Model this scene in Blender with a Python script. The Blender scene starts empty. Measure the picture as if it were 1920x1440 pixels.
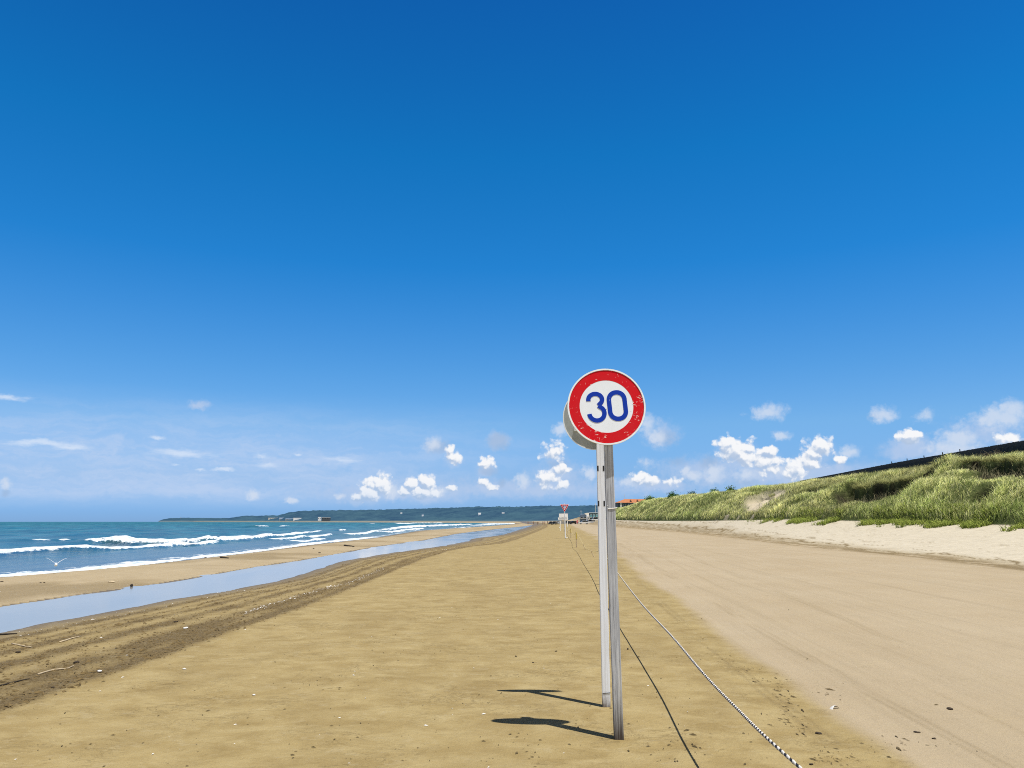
import bpy, bmesh, math, random
import numpy as np
from mathutils import Vector, Matrix
random.seed(7); RNG = np.random.default_rng(11)
S = bpy.context.scene; COL = S.collection

# ------------------------------------------------------------------ survey of the place
F = 1450.0; PITCH = math.atan(258 / F); EYE = 1.6
CP, SP = math.cos(PITCH), math.sin(PITCH)
def ray(x, y):
    a = (x - 960) / F; b = (720 - y) / F
    return np.array([a, CP - b * SP, SP + b * CP])
def gp(x, y, z=0.0):
    d = ray(x, y); return d * ((z - EYE) / d[2]) + np.array([0, 0, EYE])
def at(x, y, Y):
    d = ray(x, y); return d * Y / d[1] + np.array([0, 0, EYE])
def azel(x, y):
    d = ray(x, y); return math.degrees(math.atan2(d[0], d[1])), math.degrees(math.asin(d[2] / np.linalg.norm(d)))
def line(pts, z=0.0, extra=()):
    P = [tuple(gp(px, py, z)[:2]) for px, py in pts] + list(extra)
    P.sort(key=lambda p: p[1]); P = np.array(P)
    def f(y):
        y = np.asarray(y, float); r = np.interp(y, P[:, 1], P[:, 0])
        k = (P[2, 0] - P[0, 0]) / (P[2, 1] - P[0, 1]); k = max(-.9, min(.9, k))
        return np.where(y < P[0, 1], P[0, 0] + k * (y - P[0, 1]), r)
    return f
def tab(d):
    k = sorted(d); v = [d[i] for i in k]
    return lambda y: np.interp(np.asarray(y, float), k, v)
def sstep(a, b, x):
    t = np.clip((x - a) / (b - a), 0, 1); return t * t * (3 - 2 * t)
_T = RNG.random((256, 256))
def vnoise(x, y):
    xi = np.floor(x).astype(int); yi = np.floor(y).astype(int); fx = x - xi; fy = y - yi
    fx = fx * fx * (3 - 2 * fx); fy = fy * fy * (3 - 2 * fy)
    g = lambda i, j: _T[(i & 255), (j & 255)]
    return (g(xi, yi) * (1 - fx) + g(xi + 1, yi) * fx) * (1 - fy) + (g(xi, yi + 1) * (1 - fx) + g(xi + 1, yi + 1) * fx) * fy
def fbm(x, y, o=4):
    s = 0; a = .5; n = 0
    for i in range(o):
        s = s + a * vnoise(x * 2 ** i + 17 * i, y * 2 ** i + 31 * i); n += a; a *= .5
    return s / n

SEA = -.35; POOL = -.10
SHORE_FAR = [(-4, 486), (2, 620), (2, 800), (-30, 1100), (-120, 1500), (-400, 2100), (-900, 2900), (-1400, 3600), (-1890, 4230), (-1760, 4700), (-900, 9000)]
shore = line([(0, 1084), (120, 1075), (240, 1064), (360, 1050), (480, 1036), (572, 1023.5), (702, 1009), (788, 995), (900, 987.5)], SEA, SHORE_FAR)
poolL = line([(0, 1136), (160, 1112.5), (260, 1099), (350, 1085), (475, 1063), (551, 1052), (611, 1042), (702, 1025), (792, 1013), (853, 1001), (913, 993.6), (975, 987.5)], POOL, [(12, 420)])
poolR = line([(0, 1186), (105, 1165), (210, 1147), (320, 1125), (460, 1101), (551, 1083), (605, 1064.6), (641, 1052.5), (732, 1037), (822, 1025), (883, 1014), (886, 1010), (943, 1003), (985, 990.6)], POOL, [(12.5, 420), (20, 800)])
wrackR = line([(0, 1337), (130, 1290), (260, 1248), (390, 1202), (460, 1178), (520, 1158), (581, 1134), (641, 1111), (702, 1087), (747, 1068), (792, 1049), (838, 1034), (883, 1025), (943, 1019), (974, 1010), (1004, 998), (1026, 989)], 0, [(19, 420), (30, 800)])
taupeL = line([(1187, 1068), (1267, 1126), (1340, 1189), (1393, 1226), (1438, 1255), (1483, 1292), (1536, 1326), (1599, 1369), (1640, 1398)], 0, [(8.5, 80), (30, 420)])
band = line([(1920, 1066), (1749, 1045), (1546, 1026), (1424, 1011.6), (1300, 998)], 0, [(30.6, 200), (37.6, 375), (47, 520), (66, 800)])
toe = tab({0: 26.2, 45: 28, 83: 29.6, 131: 32, 200: 34.5, 375: 41.3, 520: 52, 800: 70})
toeZ = tab({0: 1.2, 30: 1.25, 45: 1.4, 83: 1.83, 131: 1.7, 200: 1.75, 375: 2.5, 520: 2.8})
crestZ = tab({0: 5.1, 30: 5.4, 45: 5.7, 57: 6.05, 70: 6.3, 107: 6.55, 127: 6.85, 148: 7.05, 187: 7.5, 225: 8.0, 255: 8.3, 375: 7.2, 420: 5.4, 520: 3.2})
def churn_field(x, y):
    a, b = poolR(y), wrackR(y); w = np.maximum(b - a, .5)
    t = (x - a) / w
    wob = .025 * (fbm(x * .0 + 3, y * .25) - .5) * 2
    t = t + wob
    m = 0
    for c, s, k in ((.2, .045, .8), (.33, .03, .7), (.43, .045, .9), (.6, .06, .95), (.83, .09, 1.0), (.955, .035, 1.2)):
        m = m + k * np.exp(-((t - c) / s) ** 2)
    n = fbm(x * 2.2, y * 1.3, 3)
    m = np.clip(m * (.3 + 1.5 * n), 0, 1) * (t < 1.05)
    return np.where((t > .05) & (t < 1.05), m, 0), t
def ground_z(x, y):
    x = np.asarray(x, float); y = np.asarray(y, float)
    sh, pl, pr, wr, bd, tx = shore(y), poolL(y), poolR(y), wrackR(y), band(y), toe(y)
    z = np.zeros_like(x)
    # slope from the tyre-churned strip down to the runnel
    w = np.maximum(wr - pr, .6)
    t = np.clip((x - pr) / w, 0, 1)
    left = -.10 + .10 * sstep(0, 1, t) ** .8
    z = np.where(x < wr, left, z)
    dep = np.clip(1 - (y - 330) / 60, 0, 1)
    mid = (pl + pr) / 2; hw = np.maximum((pr - pl) / 2, .3)
    q = np.clip(1 - np.abs(x - mid) / hw, 0, 1)
    edge = .05 * (fbm(x * .7, y * .7, 4) - .5) * np.exp(-((np.abs(x - mid) - hw) / 1.2) ** 2)
    z = np.where(x < pr, -.10 - .10 * np.minimum(q * 2.5, 1) * dep, z)
    barw = np.maximum(pl - sh, 1.0); b = np.clip((pl - x) / barw, 0, 1)
    barz = -.10 + .10 * np.sin(np.clip(b, 0, 1) * math.pi * .75) - .28 * sstep(.45, 1, b)
    z = np.where(x < pl, barz, z)
    off = sh - x
    z = np.where(off > 0, np.maximum(-.38 - .03 * off, -5), z)
    z = z + edge * dep
    # dry sand ramp up to the dune
    r = np.clip((x - bd) / np.maximum(tx - bd, 2), 0, 1)
    z = z + np.where(x > bd, toeZ(y) * r ** 1.15, 0)
    # far beach rises a little
    rise = np.clip((y - 140) / 330, 0, 1) * 1.5
    z = z + rise * sstep(0, 60, x - sh - 12) * (1 - r)
    z = z + np.where(x >= tx, 0, 0)
    # far low dunes behind the beach huts
    z = z + 9.0 * np.exp(-((x - 78 - .03 * (y - 620)) / 26) ** 2 - ((y - 650) / 95) ** 2)
    z = z + .5 * sstep(1200, 2500, y) * (off < -10)
    c, tt = churn_field(x, y)
    d = np.hypot(x, y)
    z = z + c * .055 * (fbm(x * 6, y * 4, 2) - .35) * np.clip(1 - d / 60, 0, 1)
    mound = .05 * (fbm(x * .35, y * .25, 3) - .5) * ((x < pl) & (off < -1))
    return z + mound + .02 * (fbm(x * .5, y * .5, 3) - .5) * (x > wr - 1) * (y > 9)
def gz(x, y): return float(ground_z(np.array([x]), np.array([y]))[0])
def drop(px, py, z0=0.0):
    """Ground point seen at a survey direction (three fixed-point steps)."""
    z = z0
    for _ in range(6):
        p = gp(px, py, z); z = gz(p[0], p[1])
    return Vector((p[0], p[1], z))

# ------------------------------------------------------------------ small helpers
def tag(o, label=None, cat=None, group=None, kind=None):
    if label: o['label'] = label
    if cat: o['category'] = cat
    if group: o['group'] = group
    if kind: o['kind'] = kind
    return o
def empty(name, loc, rz=0.0):
    o = bpy.data.objects.new(name, None); COL.objects.link(o)
    o.location = loc; o.rotation_euler = (0, 0, rz); o.empty_display_size = .2
    return o
def link_mesh(name, me, m, parent=None, smooth=False):
    o = bpy.data.objects.new(name, me); COL.objects.link(o)
    if m:
        for k in (m if isinstance(m, (list, tuple)) else [m]): me.materials.append(k)
    if parent: o.parent = parent
    if smooth: me.polygons.foreach_set('use_smooth', [True] * len(me.polygons))
    me.update(); return o
def np_mesh(name, V, Fq, attrs=None, smooth=True, F3=None):
    me = bpy.data.meshes.new(name)
    V = np.asarray(V, np.float32); n4 = 0 if Fq is None else len(Fq); n3 = 0 if F3 is None else len(F3)
    me.vertices.add(len(V)); me.vertices.foreach_set('co', V.ravel())
    me.loops.add(n4 * 4 + n3 * 3); me.polygons.add(n4 + n3)
    idx = np.concatenate([a.ravel() for a in (Fq, F3) if a is not None]).astype(np.int32)
    me.loops.foreach_set('vertex_index', idx)
    st = np.concatenate([np.arange(n4) * 4, n4 * 4 + np.arange(n3) * 3]).astype(np.int32)
    me.polygons.foreach_set('loop_start', st)
    me.polygons.foreach_set('use_smooth', np.full(n4 + n3, smooth))
    for k, a in (attrs or {}).items():
        a = np.asarray(a, np.float32)
        if a.ndim == 1:
            at_ = me.attributes.new(k, 'FLOAT', 'POINT'); at_.data.foreach_set('value', a)
        else:
            at_ = me.attributes.new(k, 'FLOAT_COLOR', 'POINT'); at_.data.foreach_set('color', a.ravel())
    me.update(calc_edges=True); me.validate()
    return me
def grid_faces(nr, nc):
    i = np.arange(nr - 1)[:, None] * nc + np.arange(nc - 1)[None, :]
    return np.stack([i, i + 1, i + nc + 1, i + nc], -1).reshape(-1, 4)
class MB:
    def __init__(s): s.v = []; s.f = []
    def box(s, c, d, R=None, taper=1.0):
        b = len(s.v); c = Vector(c)
        for z in (-1, 1):
            k = taper if z > 0 else 1
            for x, y in ((-1, -1), (1, -1), (1, 1), (-1, 1)):
                p = Vector((x * d[0] / 2 * k, y * d[1] / 2 * k, z * d[2] / 2))
                s.v.append(c + (R @ p if R else p))
        for q in ((3, 2, 1, 0), (4, 5, 6, 7), (0, 1, 5, 4), (1, 2, 6, 5), (2, 3, 7, 6), (3, 0, 4, 7)): s.f.append([b + i for i in q])
        return s
    def tube(s, pts, r, n=8, cap=True):
        pts = [Vector(p) for p in pts]; rs = r if isinstance(r, (list, tuple)) else [r] * len(pts)
        b = len(s.v); up = None
        for i, p in enumerate(pts):
            d = (pts[min(i + 1, len(pts) - 1)] - pts[max(i - 1, 0)]).normalized()
            if up is None: up = Vector((0, 0, 1)) if abs(d.z) < .9 else Vector((1, 0, 0))
            x = up.cross(d).normalized(); y = d.cross(x); up = y if abs(d.z) < .99 else up
            for k in range(n):
                a = 2 * math.pi * k / n; s.v.append(p + (x * math.cos(a) + y * math.sin(a)) * rs[i])
        for i in range(len(pts) - 1):
            for k in range(n):
                k2 = (k + 1) % n; s.f.append([b + i * n + k, b + i * n + k2, b + (i + 1) * n + k2, b + (i + 1) * n + k])
        if cap:
            s.f.append([b + k for k in range(n)][::-1]); e = b + (len(pts) - 1) * n; s.f.append([e + k for k in range(n)])
        return s
    def prism(s, poly, d0, d1, fn):
        """poly: 2-D outline, extruded between d0 and d1; fn(u, v, d) -> point."""
        b = len(s.v); n = len(poly)
        for d in (d0, d1):
            for u, v in poly: s.v.append(Vector(fn(u, v, d)))
        s.f.append([b + i for i in range(n)]); s.f.append([b + n + i for i in range(n)][::-1])
        for i in range(n):
            j = (i + 1) % n; s.f.append([b + i, b + n + i, b + n + j, b + j])
        return s
    def ribbon(s, outer, inner, d0, d1, fn, closed=True):
        b = len(s.v); n = len(outer)
        for d in (d0, d1):
            for u, v in outer: s.v.append(Vector(fn(u, v, d)))
            for u, v in inner: s.v.append(Vector(fn(u, v, d)))
        for i in range(n if closed else n - 1):
            j = (i + 1) % n; o, q, O, Q = b, b + n, b + 2 * n, b + 3 * n
            s.f += [[o + i, o + j, q + j, q + i], [O + j, O + i, Q + i, Q + j], [o + j, o + i, O + i, O + j], [q + i, q + j, Q + j, Q + i]]
        if not closed:
            for i in (0, n - 1): s.f.append([b + i, b + n + i, b + 3 * n + i, b + 2 * n + i])
        return s
    def lump(s, c, r, sub=2, rough=.35, seed=0, R=None):
        bm = bmesh.new(); bmesh.ops.create_icosphere(bm, subdivisions=sub, radius=1)
        rn = random.Random(seed); o = rn.random() * 50; b = len(s.v); r = Vector(r)
        for v in bm.verts:
            k = 1 + rough * (float(fbm(np.array([v.co.x * 1.3 + o + 9]), np.array([v.co.y * 1.3 + v.co.z * 1.7 + 9]), 3)[0]) - .5) * 2
            p = Vector((v.co.x * r.x, v.co.y * r.y, v.co.z * r.z)) * k
            s.v.append(Vector(c) + (R @ p if R else p))
        for f in bm.faces: s.f.append([b + v.index for v in f.verts])
        bm.free(); return s
    def build(s, name, m, parent=None, smooth=False, bevel=0, loc=None):
        me = bpy.data.meshes.new(name); me.from_pydata([tuple(v) for v in s.v], [], s.f)
        if True:
            bm = bmesh.new(); bm.from_mesh(me); bmesh.ops.recalc_face_normals(bm, faces=bm.faces)
            if bevel: bmesh.ops.bevel(bm, geom=bm.edges[:], offset=bevel, segments=2, affect='EDGES', profile=.5)
            bm.to_mesh(me); bm.free()
        o = link_mesh(name, me, m, parent, smooth)
        if loc is not None: o.location = loc
        return o
def rot(ax, ay, az): return Matrix.Rotation(az, 3, 'Z') @ Matrix.Rotation(ay, 3, 'Y') @ Matrix.Rotation(ax, 3, 'X')

# ------------------------------------------------------------------ materials
class N:
    def __init__(s, name):
        s.m = bpy.data.materials.new(name); s.m.use_nodes = True; s.t = s.m.node_tree
        s.b = s.t.nodes['Principled BSDF']; s.out = s.t.nodes['Material Output']
    def n(s, typ, **kw):
        o = s.t.nodes.new(typ)
        for k, v in kw.items():
            if k.startswith('i_'):
                key = k[2:]; o.inputs[int(key) if key.isdigit() else key.replace('_', ' ')].default_value = v
            else: setattr(o, k, v)
        return o
    def l(s, a, b): s.t.links.new(a, b)
    def noise(s, vec, scale, detail=4, rough=.55, dist=0):
        o = s.n('ShaderNodeTexNoise'); o.inputs['Scale'].default_value = scale; o.inputs['Detail'].default_value = detail
        o.inputs['Roughness'].default_value = rough; o.inputs['Distortion'].default_value = dist
        if vec is not None: s.l(vec, o.inputs['Vector'])
        return o.outputs['Fac']
    def ramp(s, fac, stops, interp='LINEAR'):
        o = s.n('ShaderNodeValToRGB'); e = o.color_ramp.elements; o.color_ramp.interpolation = interp
        while len(e) < len(stops): e.new(.5)
        for i, (p, c) in enumerate(stops):
            e[i].position = p; e[i].color = (*c, 1) if hasattr(c, '__len__') else (c, c, c, 1)
        s.l(fac, o.inputs[0]); return o.outputs[0]
    def mix(s, fac, a, b, blend='MIX'):
        o = s.n('ShaderNodeMix', data_type='RGBA', blend_type=blend)
        for i, v in ((0, fac), (6, a), (7, b)):
            if isinstance(v, (int, float)): o.inputs[i].default_value = v
            elif isinstance(v, tuple): o.inputs[i].default_value = (*v, 1)
            else: s.l(v, o.inputs[i])
        return o.outputs[2]
    def math(s, op, a, b=0.0, clamp=False):
        o = s.n('ShaderNodeMath', operation=op, use_clamp=clamp)
        for i, v in ((0, a), (1, b)):
            if isinstance(v, (int, float)): o.inputs[i].default_value = v
            else: s.l(v, o.inputs[i])
        return o.outputs[0]
    def mapping(s, vec, scale=(1, 1, 1), rotz=0, loc=(0, 0, 0)):
        o = s.n('ShaderNodeMapping'); o.inputs['Scale'].default_value = scale; o.inputs['Rotation'].default_value = (0, 0, rotz); o.inputs['Location'].default_value = loc
        s.l(vec, o.inputs[0]); return o.outputs[0]
    def bump(s, h, strength=.3, dist=.02, prev=None):
        o = s.n('ShaderNodeBump'); o.inputs['Strength'].default_value = strength; o.inputs['Distance'].default_value = dist
        s.l(h, o.inputs['Height'])
        if prev is not None: s.l(prev, o.inputs['Normal'])
        return o.outputs[0]
    def set(s, **kw):
        for k, v in kw.items():
            k = k.replace('_', ' ')
            if isinstance(v, (int, float)): s.b.inputs[k].default_value = v
            elif isinstance(v, tuple): s.b.inputs[k].default_value = (*v, 1)
            else: s.l(v, s.b.inputs[k])
        return s
    @property
    def pos(s):
        if not hasattr(s, '_p'): s._p = s.n('ShaderNodeNewGeometry').outputs['Position']
        return s._p
    @property
    def obj(s):
        if not hasattr(s, '_o'): s._o = s.n('ShaderNodeTexCoord').outputs['Object']
        return s._o
    def attr(s, name): return s.n('ShaderNodeAttribute', attribute_name=name)
def simple(name, c, rough=.6, var=.25, scale=8.0, metal=0.0, bump=0.0):
    k = N(name); f = k.noise(k.obj, scale, 5)
    lo = tuple(x * (1 - var) for x in c); hi = tuple(min(1, x * (1 + var)) for x in c)
    k.set(Base_Color=k.ramp(f, [(.3, lo), (.7, hi)]), Roughness=rough, Metallic=metal)
    if bump: k.set(Normal=k.bump(f, bump, .01))
    return k.m

def sand_material():
    k = N('sand'); P = k.pos
    z1 = k.attr('zone'); sep = k.n('ShaderNodeSeparateColor'); k.l(z1.outputs['Color'], sep.inputs[0])
    churn, dry, taupe = sep.outputs[0], sep.outputs[1], sep.outputs[2]; wet = z1.outputs['Alpha']
    big = k.noise(P, .35, 5, .6); med = k.noise(P, 2.2, 6, .62); fine = k.noise(P, 26, 5, .7); grain = k.noise(P, 130, 4, .85)
    streak = k.noise(k.mapping(P, (1.6, 2.2, 1), .4), 1.3, 6, .7, .5)
    streak2 = k.noise(k.mapping(P, (.75, .4, 1), -.3), 1.0, 6, .66, .6)
    ochre = k.mix(k.ramp(med, [(.3, 0.), (.7, 1.)]), (.292, .206, .078), (.405, .303, .130))
    ochre = k.mix(k.ramp(streak, [(.42, 0.), (.66, 1.)]), ochre, (.435, .335, .155))
    ochre = k.mix(k.math('MULTIPLY', k.ramp(streak2, [(.36, 1.), (.54, 0.)]), .38), ochre, (.26, .182, .07))
    tau = k.mix(k.ramp(k.noise(k.mapping(P, (.30, .22, 1), .25), 1.0, 5, .6), [(.3, 0.), (.7, 1.)]), (.41, .318, .195), (.46, .37, .243))
    tau = k.mix(k.math('MULTIPLY', k.ramp(streak, [(.5, 0.), (.75, 1.)]), .25), tau, (.45, .365, .245))
    base = k.mix(taupe, ochre, tau)
    pale = k.mix(k.ramp(med, [(.3, 0.), (.7, 1.)]), (.54, .472, .35), (.655, .575, .435))
    base = k.mix(dry, base, pale)
    dk = k.mix(k.ramp(fine, [(.35, 0.), (.65, 1.)]), (.155, .104, .04), (.31, .222, .10))
    base = k.mix(churn, base, dk)
    base = k.mix(wet, base, (.15, .115, .075))
    spk = k.ramp(k.noise(k.mapping(P, (1, 1.6, 1)), 34, 4, .65), [(.645, 0.), (.70, 1.)]); spk = k.math('MULTIPLY', spk, k.ramp(k.noise(P, 1.3, 4, .6), [(.45, .1), (.62, 1.)]))
    base = k.mix(k.math('MULTIPLY', k.math('MULTIPLY', spk, .75), k.math('SUBTRACT', 1.0, k.math('MULTIPLY', k.math('MAXIMUM', taupe, dry), .8))), base, (.12, .085, .035))
    sc_ = k.noise(k.mapping(P, (1.0, 1.5, 1)), 3.1, 7, .72, 1.4); line_ = k.math('SUBTRACT', 1.0, k.math('MULTIPLY', k.math('ABSOLUTE', k.math('SUBTRACT', sc_, .47)), 38.), True)
    line_ = k.math('MULTIPLY', k.math('MAXIMUM', line_, 0.0), k.ramp(k.noise(P, .9, 4, .6), [(.47, 0.), (.62, 1.)]))
    base = k.mix(k.math('MULTIPLY', line_, k.math('SUBTRACT', .7, k.math('MULTIPLY', k.math('MAXIMUM', taupe, dry), .5))), base, (.15, .105, .042))
    pat = k.ramp(k.noise(k.mapping(P, (1, 1.3, 1), .2), 4.5, 6, .7, 1.0), [(.57, 0.), (.64, 1.)])
    base = k.mix(k.math('MULTIPLY', pat, .28), base, (.47, .385, .225))
    sp2 = k.math('MULTIPLY', k.ramp(k.noise(k.mapping(P, (.8, 1.5, 1)), 11, 6, .7, .7), [(.60, 0.), (.655, 1.)]), k.ramp(k.noise(P, .7, 5, .65), [(.42, .0), (.6, 1.)]))
    base = k.mix(k.math('MULTIPLY', sp2, k.math('SUBTRACT', .62, k.math('MULTIPLY', k.math('MAXIMUM', taupe, dry), .56))), base, (.17, .118, .045))  # shadows of small relief painted as dark dashes into the sand colour
    mp = k.n('ShaderNodeMapping', vector_type='TEXTURE'); mp.inputs['Scale'].default_value = (.30, 16, 1); mp.inputs['Rotation'].default_value = (0, 0, -.06); k.l(P, mp.inputs[0])
    rut = k.noise(mp.outputs[0], 1.0, 6, .7, .3)
    base = k.mix(taupe, base, k.mix(1.0, base, k.ramp(rut, [(.3, (.90, .89, .87)), (.47, (1., 1., 1.)), (.7, (1.06, 1.055, 1.05))]), 'MULTIPLY'))
    g = k.ramp(grain, [(.25, (.74, .74, .74)), (.75, (1.2, 1.2, 1.2))]); base = k.mix(1.0, base, g, 'MULTIPLY')
    h = k.math('ADD', k.math('MULTIPLY', fine, .5), k.math('ADD', k.math('MULTIPLY', med, 1.2), k.math('MULTIPLY', grain, .15)))
    n1 = k.bump(h, .62, .025)
    n2 = k.n('ShaderNodeBump'); k.l(k.noise(P, 13, 5, .75), n2.inputs['Height']); k.l(k.math('ADD', .22, k.math('MULTIPLY', churn, .75)), n2.inputs['Strength']); n2.inputs['Distance'].default_value = .06; k.l(n1, n2.inputs['Normal'])
    k.set(Base_Color=base, Roughness=k.math('SUBTRACT', .92, k.math('MULTIPLY', wet, .5)), Normal=n2.outputs[0], Specular_IOR_Level=.25)
    return k.m

def sea_material():
    k = N('sea_water'); P = k.pos
    fo = k.attr('foam').outputs['Fac']; gr = k.attr('green').outputs['Fac']; sh = k.attr('shallow').outputs['Fac']
    rip = k.noise(k.mapping(P, (1.0, .3, 1), .1), 2.3, 6, .62); rip2 = k.noise(k.mapping(P, (.9, .25, 1), -.1), .5, 5, .6)
    patch = k.noise(k.mapping(P, (.22, .045, 1)), 1.0, 7, .72)
    deep = k.mix(k.ramp(patch, [(.40, 0.), (.60, 1.)]), (.014, .122, .18), (.042, .205, .258))
    deep = k.mix(k.math('MULTIPLY', k.ramp(rip2, [(.40, 1.), (.56, 0.)]), .6), deep, (.005, .06, .115)); wat = k.mix(sh, deep, (.13, .20, .235))  # dark facing of wavelets painted into the water colour
    wat = k.mix(gr, wat, (.03, .115, .09))
    b = k.bump(rip2, .75, .5); b = k.bump(rip, .7, .16, b)
    fn = k.math('ADD', k.math('MULTIPLY', k.noise(k.mapping(P, (1.5, .9, 1.5)), 2.0, 6, .7, .6), .6), k.math('MULTIPLY', k.noise(P, .45, 4, .6, .4), .4))
    lace = k.ramp(k.noise(k.mapping(P, (.8, .35, 1)), 1.7, 6, .75, 1.2), [(.60, 0.), (.66, .45)]); fo = k.math('MAXIMUM', fo, k.math('MULTIPLY', lace, k.math('MULTIPLY', sh, .9)))
    fm = k.ramp(k.math('ADD', fo, k.math('MULTIPLY', k.math('SUBTRACT', fn, .5), 2.3)), [(.42, 0.), (.60, 1.)])
    foam_c = k.mix(k.ramp(k.noise(k.mapping(P, (1, .6, 1)), 3.2, 6, .75), [(.34, 0.), (.58, 1.)]), (.40, .49, .56), (.80, .83, .85))
    k.set(Base_Color=k.mix(fm, wat, foam_c), Roughness=.9, Normal=b, Specular_IOR_Level=0.0)
    gl = k.n('ShaderNodeBsdfGlossy'); gl.inputs['Roughness'].default_value = .16; k.l(b, gl.inputs['Normal'])
    lw = k.n('ShaderNodeFresnel'); lw.inputs['IOR'].default_value = 1.33; k.l(b, lw.inputs['Normal'])
    far = k.n('ShaderNodeVectorMath', operation='LENGTH'); k.l(P, far.inputs[0])
    # the steep faces of countless small waves cap how much sky a rough sea returns
    cap = k.ramp(k.math('DIVIDE', far.outputs['Value'], 600.), [(.04, .72), (.2, .40), (1., .16)])
    fac = k.math('MULTIPLY', k.math('MINIMUM', lw.outputs[0], cap), k.math('SUBTRACT', 1.0, fm))
    mx = k.n('ShaderNodeMixShader'); k.l(fac, mx.inputs[0]); k.l(k.b.outputs[0], mx.inputs[1]); k.l(gl.outputs[0], mx.inputs[2]); k.l(mx.outputs[0], k.out.inputs[0])
    return k.m

def pool_material():
    k = N('runnel_water'); P = k.pos
    r = k.noise(k.mapping(P, (1, .5, 1)), 5, 4, .6); r2 = k.noise(k.mapping(P, (.5, .12, 1)), .9, 4)
    k.set(Base_Color=k.mix(k.ramp(r2, [(.4, 0.), (.6, 1.)]), (.31, .305, .29), (.36, .35, .325)), Roughness=k.ramp(r2, [(.35, .05), (.7, .16)]), IOR=1.33, Normal=k.bump(r, .10, .012))
    return k.m

def dune_material():
    k = N('dune_soil'); P = k.pos
    a = k.attr('zone'); sep = k.n('ShaderNodeSeparateColor'); k.l(a.outputs['Color'], sep.inputs[0])
    f = k.noise(P, 3, 6, .65)
    g = k.mix(k.ramp(f, [(.3, 0.), (.7, 1.)]), (.06, .085, .022), (.15, .17, .06))
    g = k.mix(sep.outputs[0], g, k.mix(f, (.006, .006, .004), (.03, .024, .014)))  # near-black soil carries the painted shadow of cuts and hollows
    g = k.mix(sep.outputs[1], g, k.mix(f, (.50, .42, .29), (.62, .53, .39)))
    k.set(Base_Color=g, Roughness=.95, Normal=k.bump(f, .8, .2), Specular_IOR_Level=.1)
    return k.m
def grass_material(name='dune_grass', trans=.35):
    k = N(name); c = k.attr('tint').outputs['Color']
    d = k.n('ShaderNodeBsdfDiffuse'); t = k.n('ShaderNodeBsdfTranslucent'); m = k.n('ShaderNodeMixShader'); m.inputs[0].default_value = trans
    ge = k.n('ShaderNodeNewGeometry'); a1 = k.n('ShaderNodeVectorMath', operation='SCALE'); a1.inputs['Scale'].default_value = .55; k.l(ge.outputs['Normal'], a1.inputs[0])
    a2 = k.n('ShaderNodeVectorMath', operation='ADD'); k.l(a1.outputs[0], a2.inputs[0]); a2.inputs[1].default_value = (-.08, -.12, .8)
    a3 = k.n('ShaderNodeVectorMath', operation='NORMALIZE'); k.l(a2.outputs[0], a3.inputs[0]); k.l(a3.outputs[0], d.inputs['Normal'])
    k.l(c, d.inputs[0]); k.l(c, t.inputs[0]); k.l(d.outputs[0], m.inputs[1]); k.l(t.outputs[0], m.inputs[2]); k.l(m.outputs[0], k.out.inputs[0])
    return k.m
def hill_material():
    k = N('wooded_hill'); P = k.pos
    f = k.noise(k.mapping(P, (.012, .012, .03)), 1, 8, .7); g = k.noise(k.mapping(P, (.0022, .0022, .01)), 1, 5, .6)
    c = k.mix(k.ramp(f, [(.36, 0.), (.64, 1.)]), (.010, .026, .042), (.036, .072, .080))  # distance haze mixed into the wood colours as blue
    c = k.mix(k.ramp(g, [(.5, 0.), (.72, .6)]), c, (.050, .098, .090))
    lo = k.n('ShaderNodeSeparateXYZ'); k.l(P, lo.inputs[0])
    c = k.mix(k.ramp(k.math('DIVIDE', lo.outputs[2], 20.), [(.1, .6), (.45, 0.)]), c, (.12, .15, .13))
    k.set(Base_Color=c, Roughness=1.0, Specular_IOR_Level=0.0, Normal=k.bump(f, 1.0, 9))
    # sea-air haze painted as a faint blue glow of the hill surface
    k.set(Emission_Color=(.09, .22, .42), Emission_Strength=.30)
    return k.m
def wood_grey():
    k = N('weathered_timber'); P = k.obj
    g = k.noise(k.mapping(P, (80, 80, 1.5)), 1, 7, .8, .8); g2 = k.noise(k.mapping(P, (90, 90, 2.5)), 1, 5, .7); b = k.noise(k.mapping(P, (9, 9, .6)), 1, 4)
    c = k.ramp(g, [(.30, (.06, .06, .065)), (.40, (.30, .31, .34)), (.55, (.55, .57, .61)), (.72, (.80, .82, .84))])
    c = k.mix(k.ramp(b, [(.5, 0.), (.68, .65)]), c, (.66, .65, .63))
    c = k.mix(k.ramp(g2, [(.28, 1.), (.36, 0.)]), c, (.03, .027, .025))
    sx = k.n('ShaderNodeSeparateXYZ'); k.l(P, sx.inputs[0])
    damp = k.math('ADD', sx.outputs[2], k.math('MULTIPLY', k.math('SUBTRACT', g, .5), .6))
    c = k.mix(k.ramp(damp, [(.02, .95), (.42, 0.)]), c, (.05, .034, .022))
    k.set(Base_Color=c, Roughness=.85, Normal=k.bump(g, .7, .006), Specular_IOR_Level=.2)
    return k.m
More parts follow.
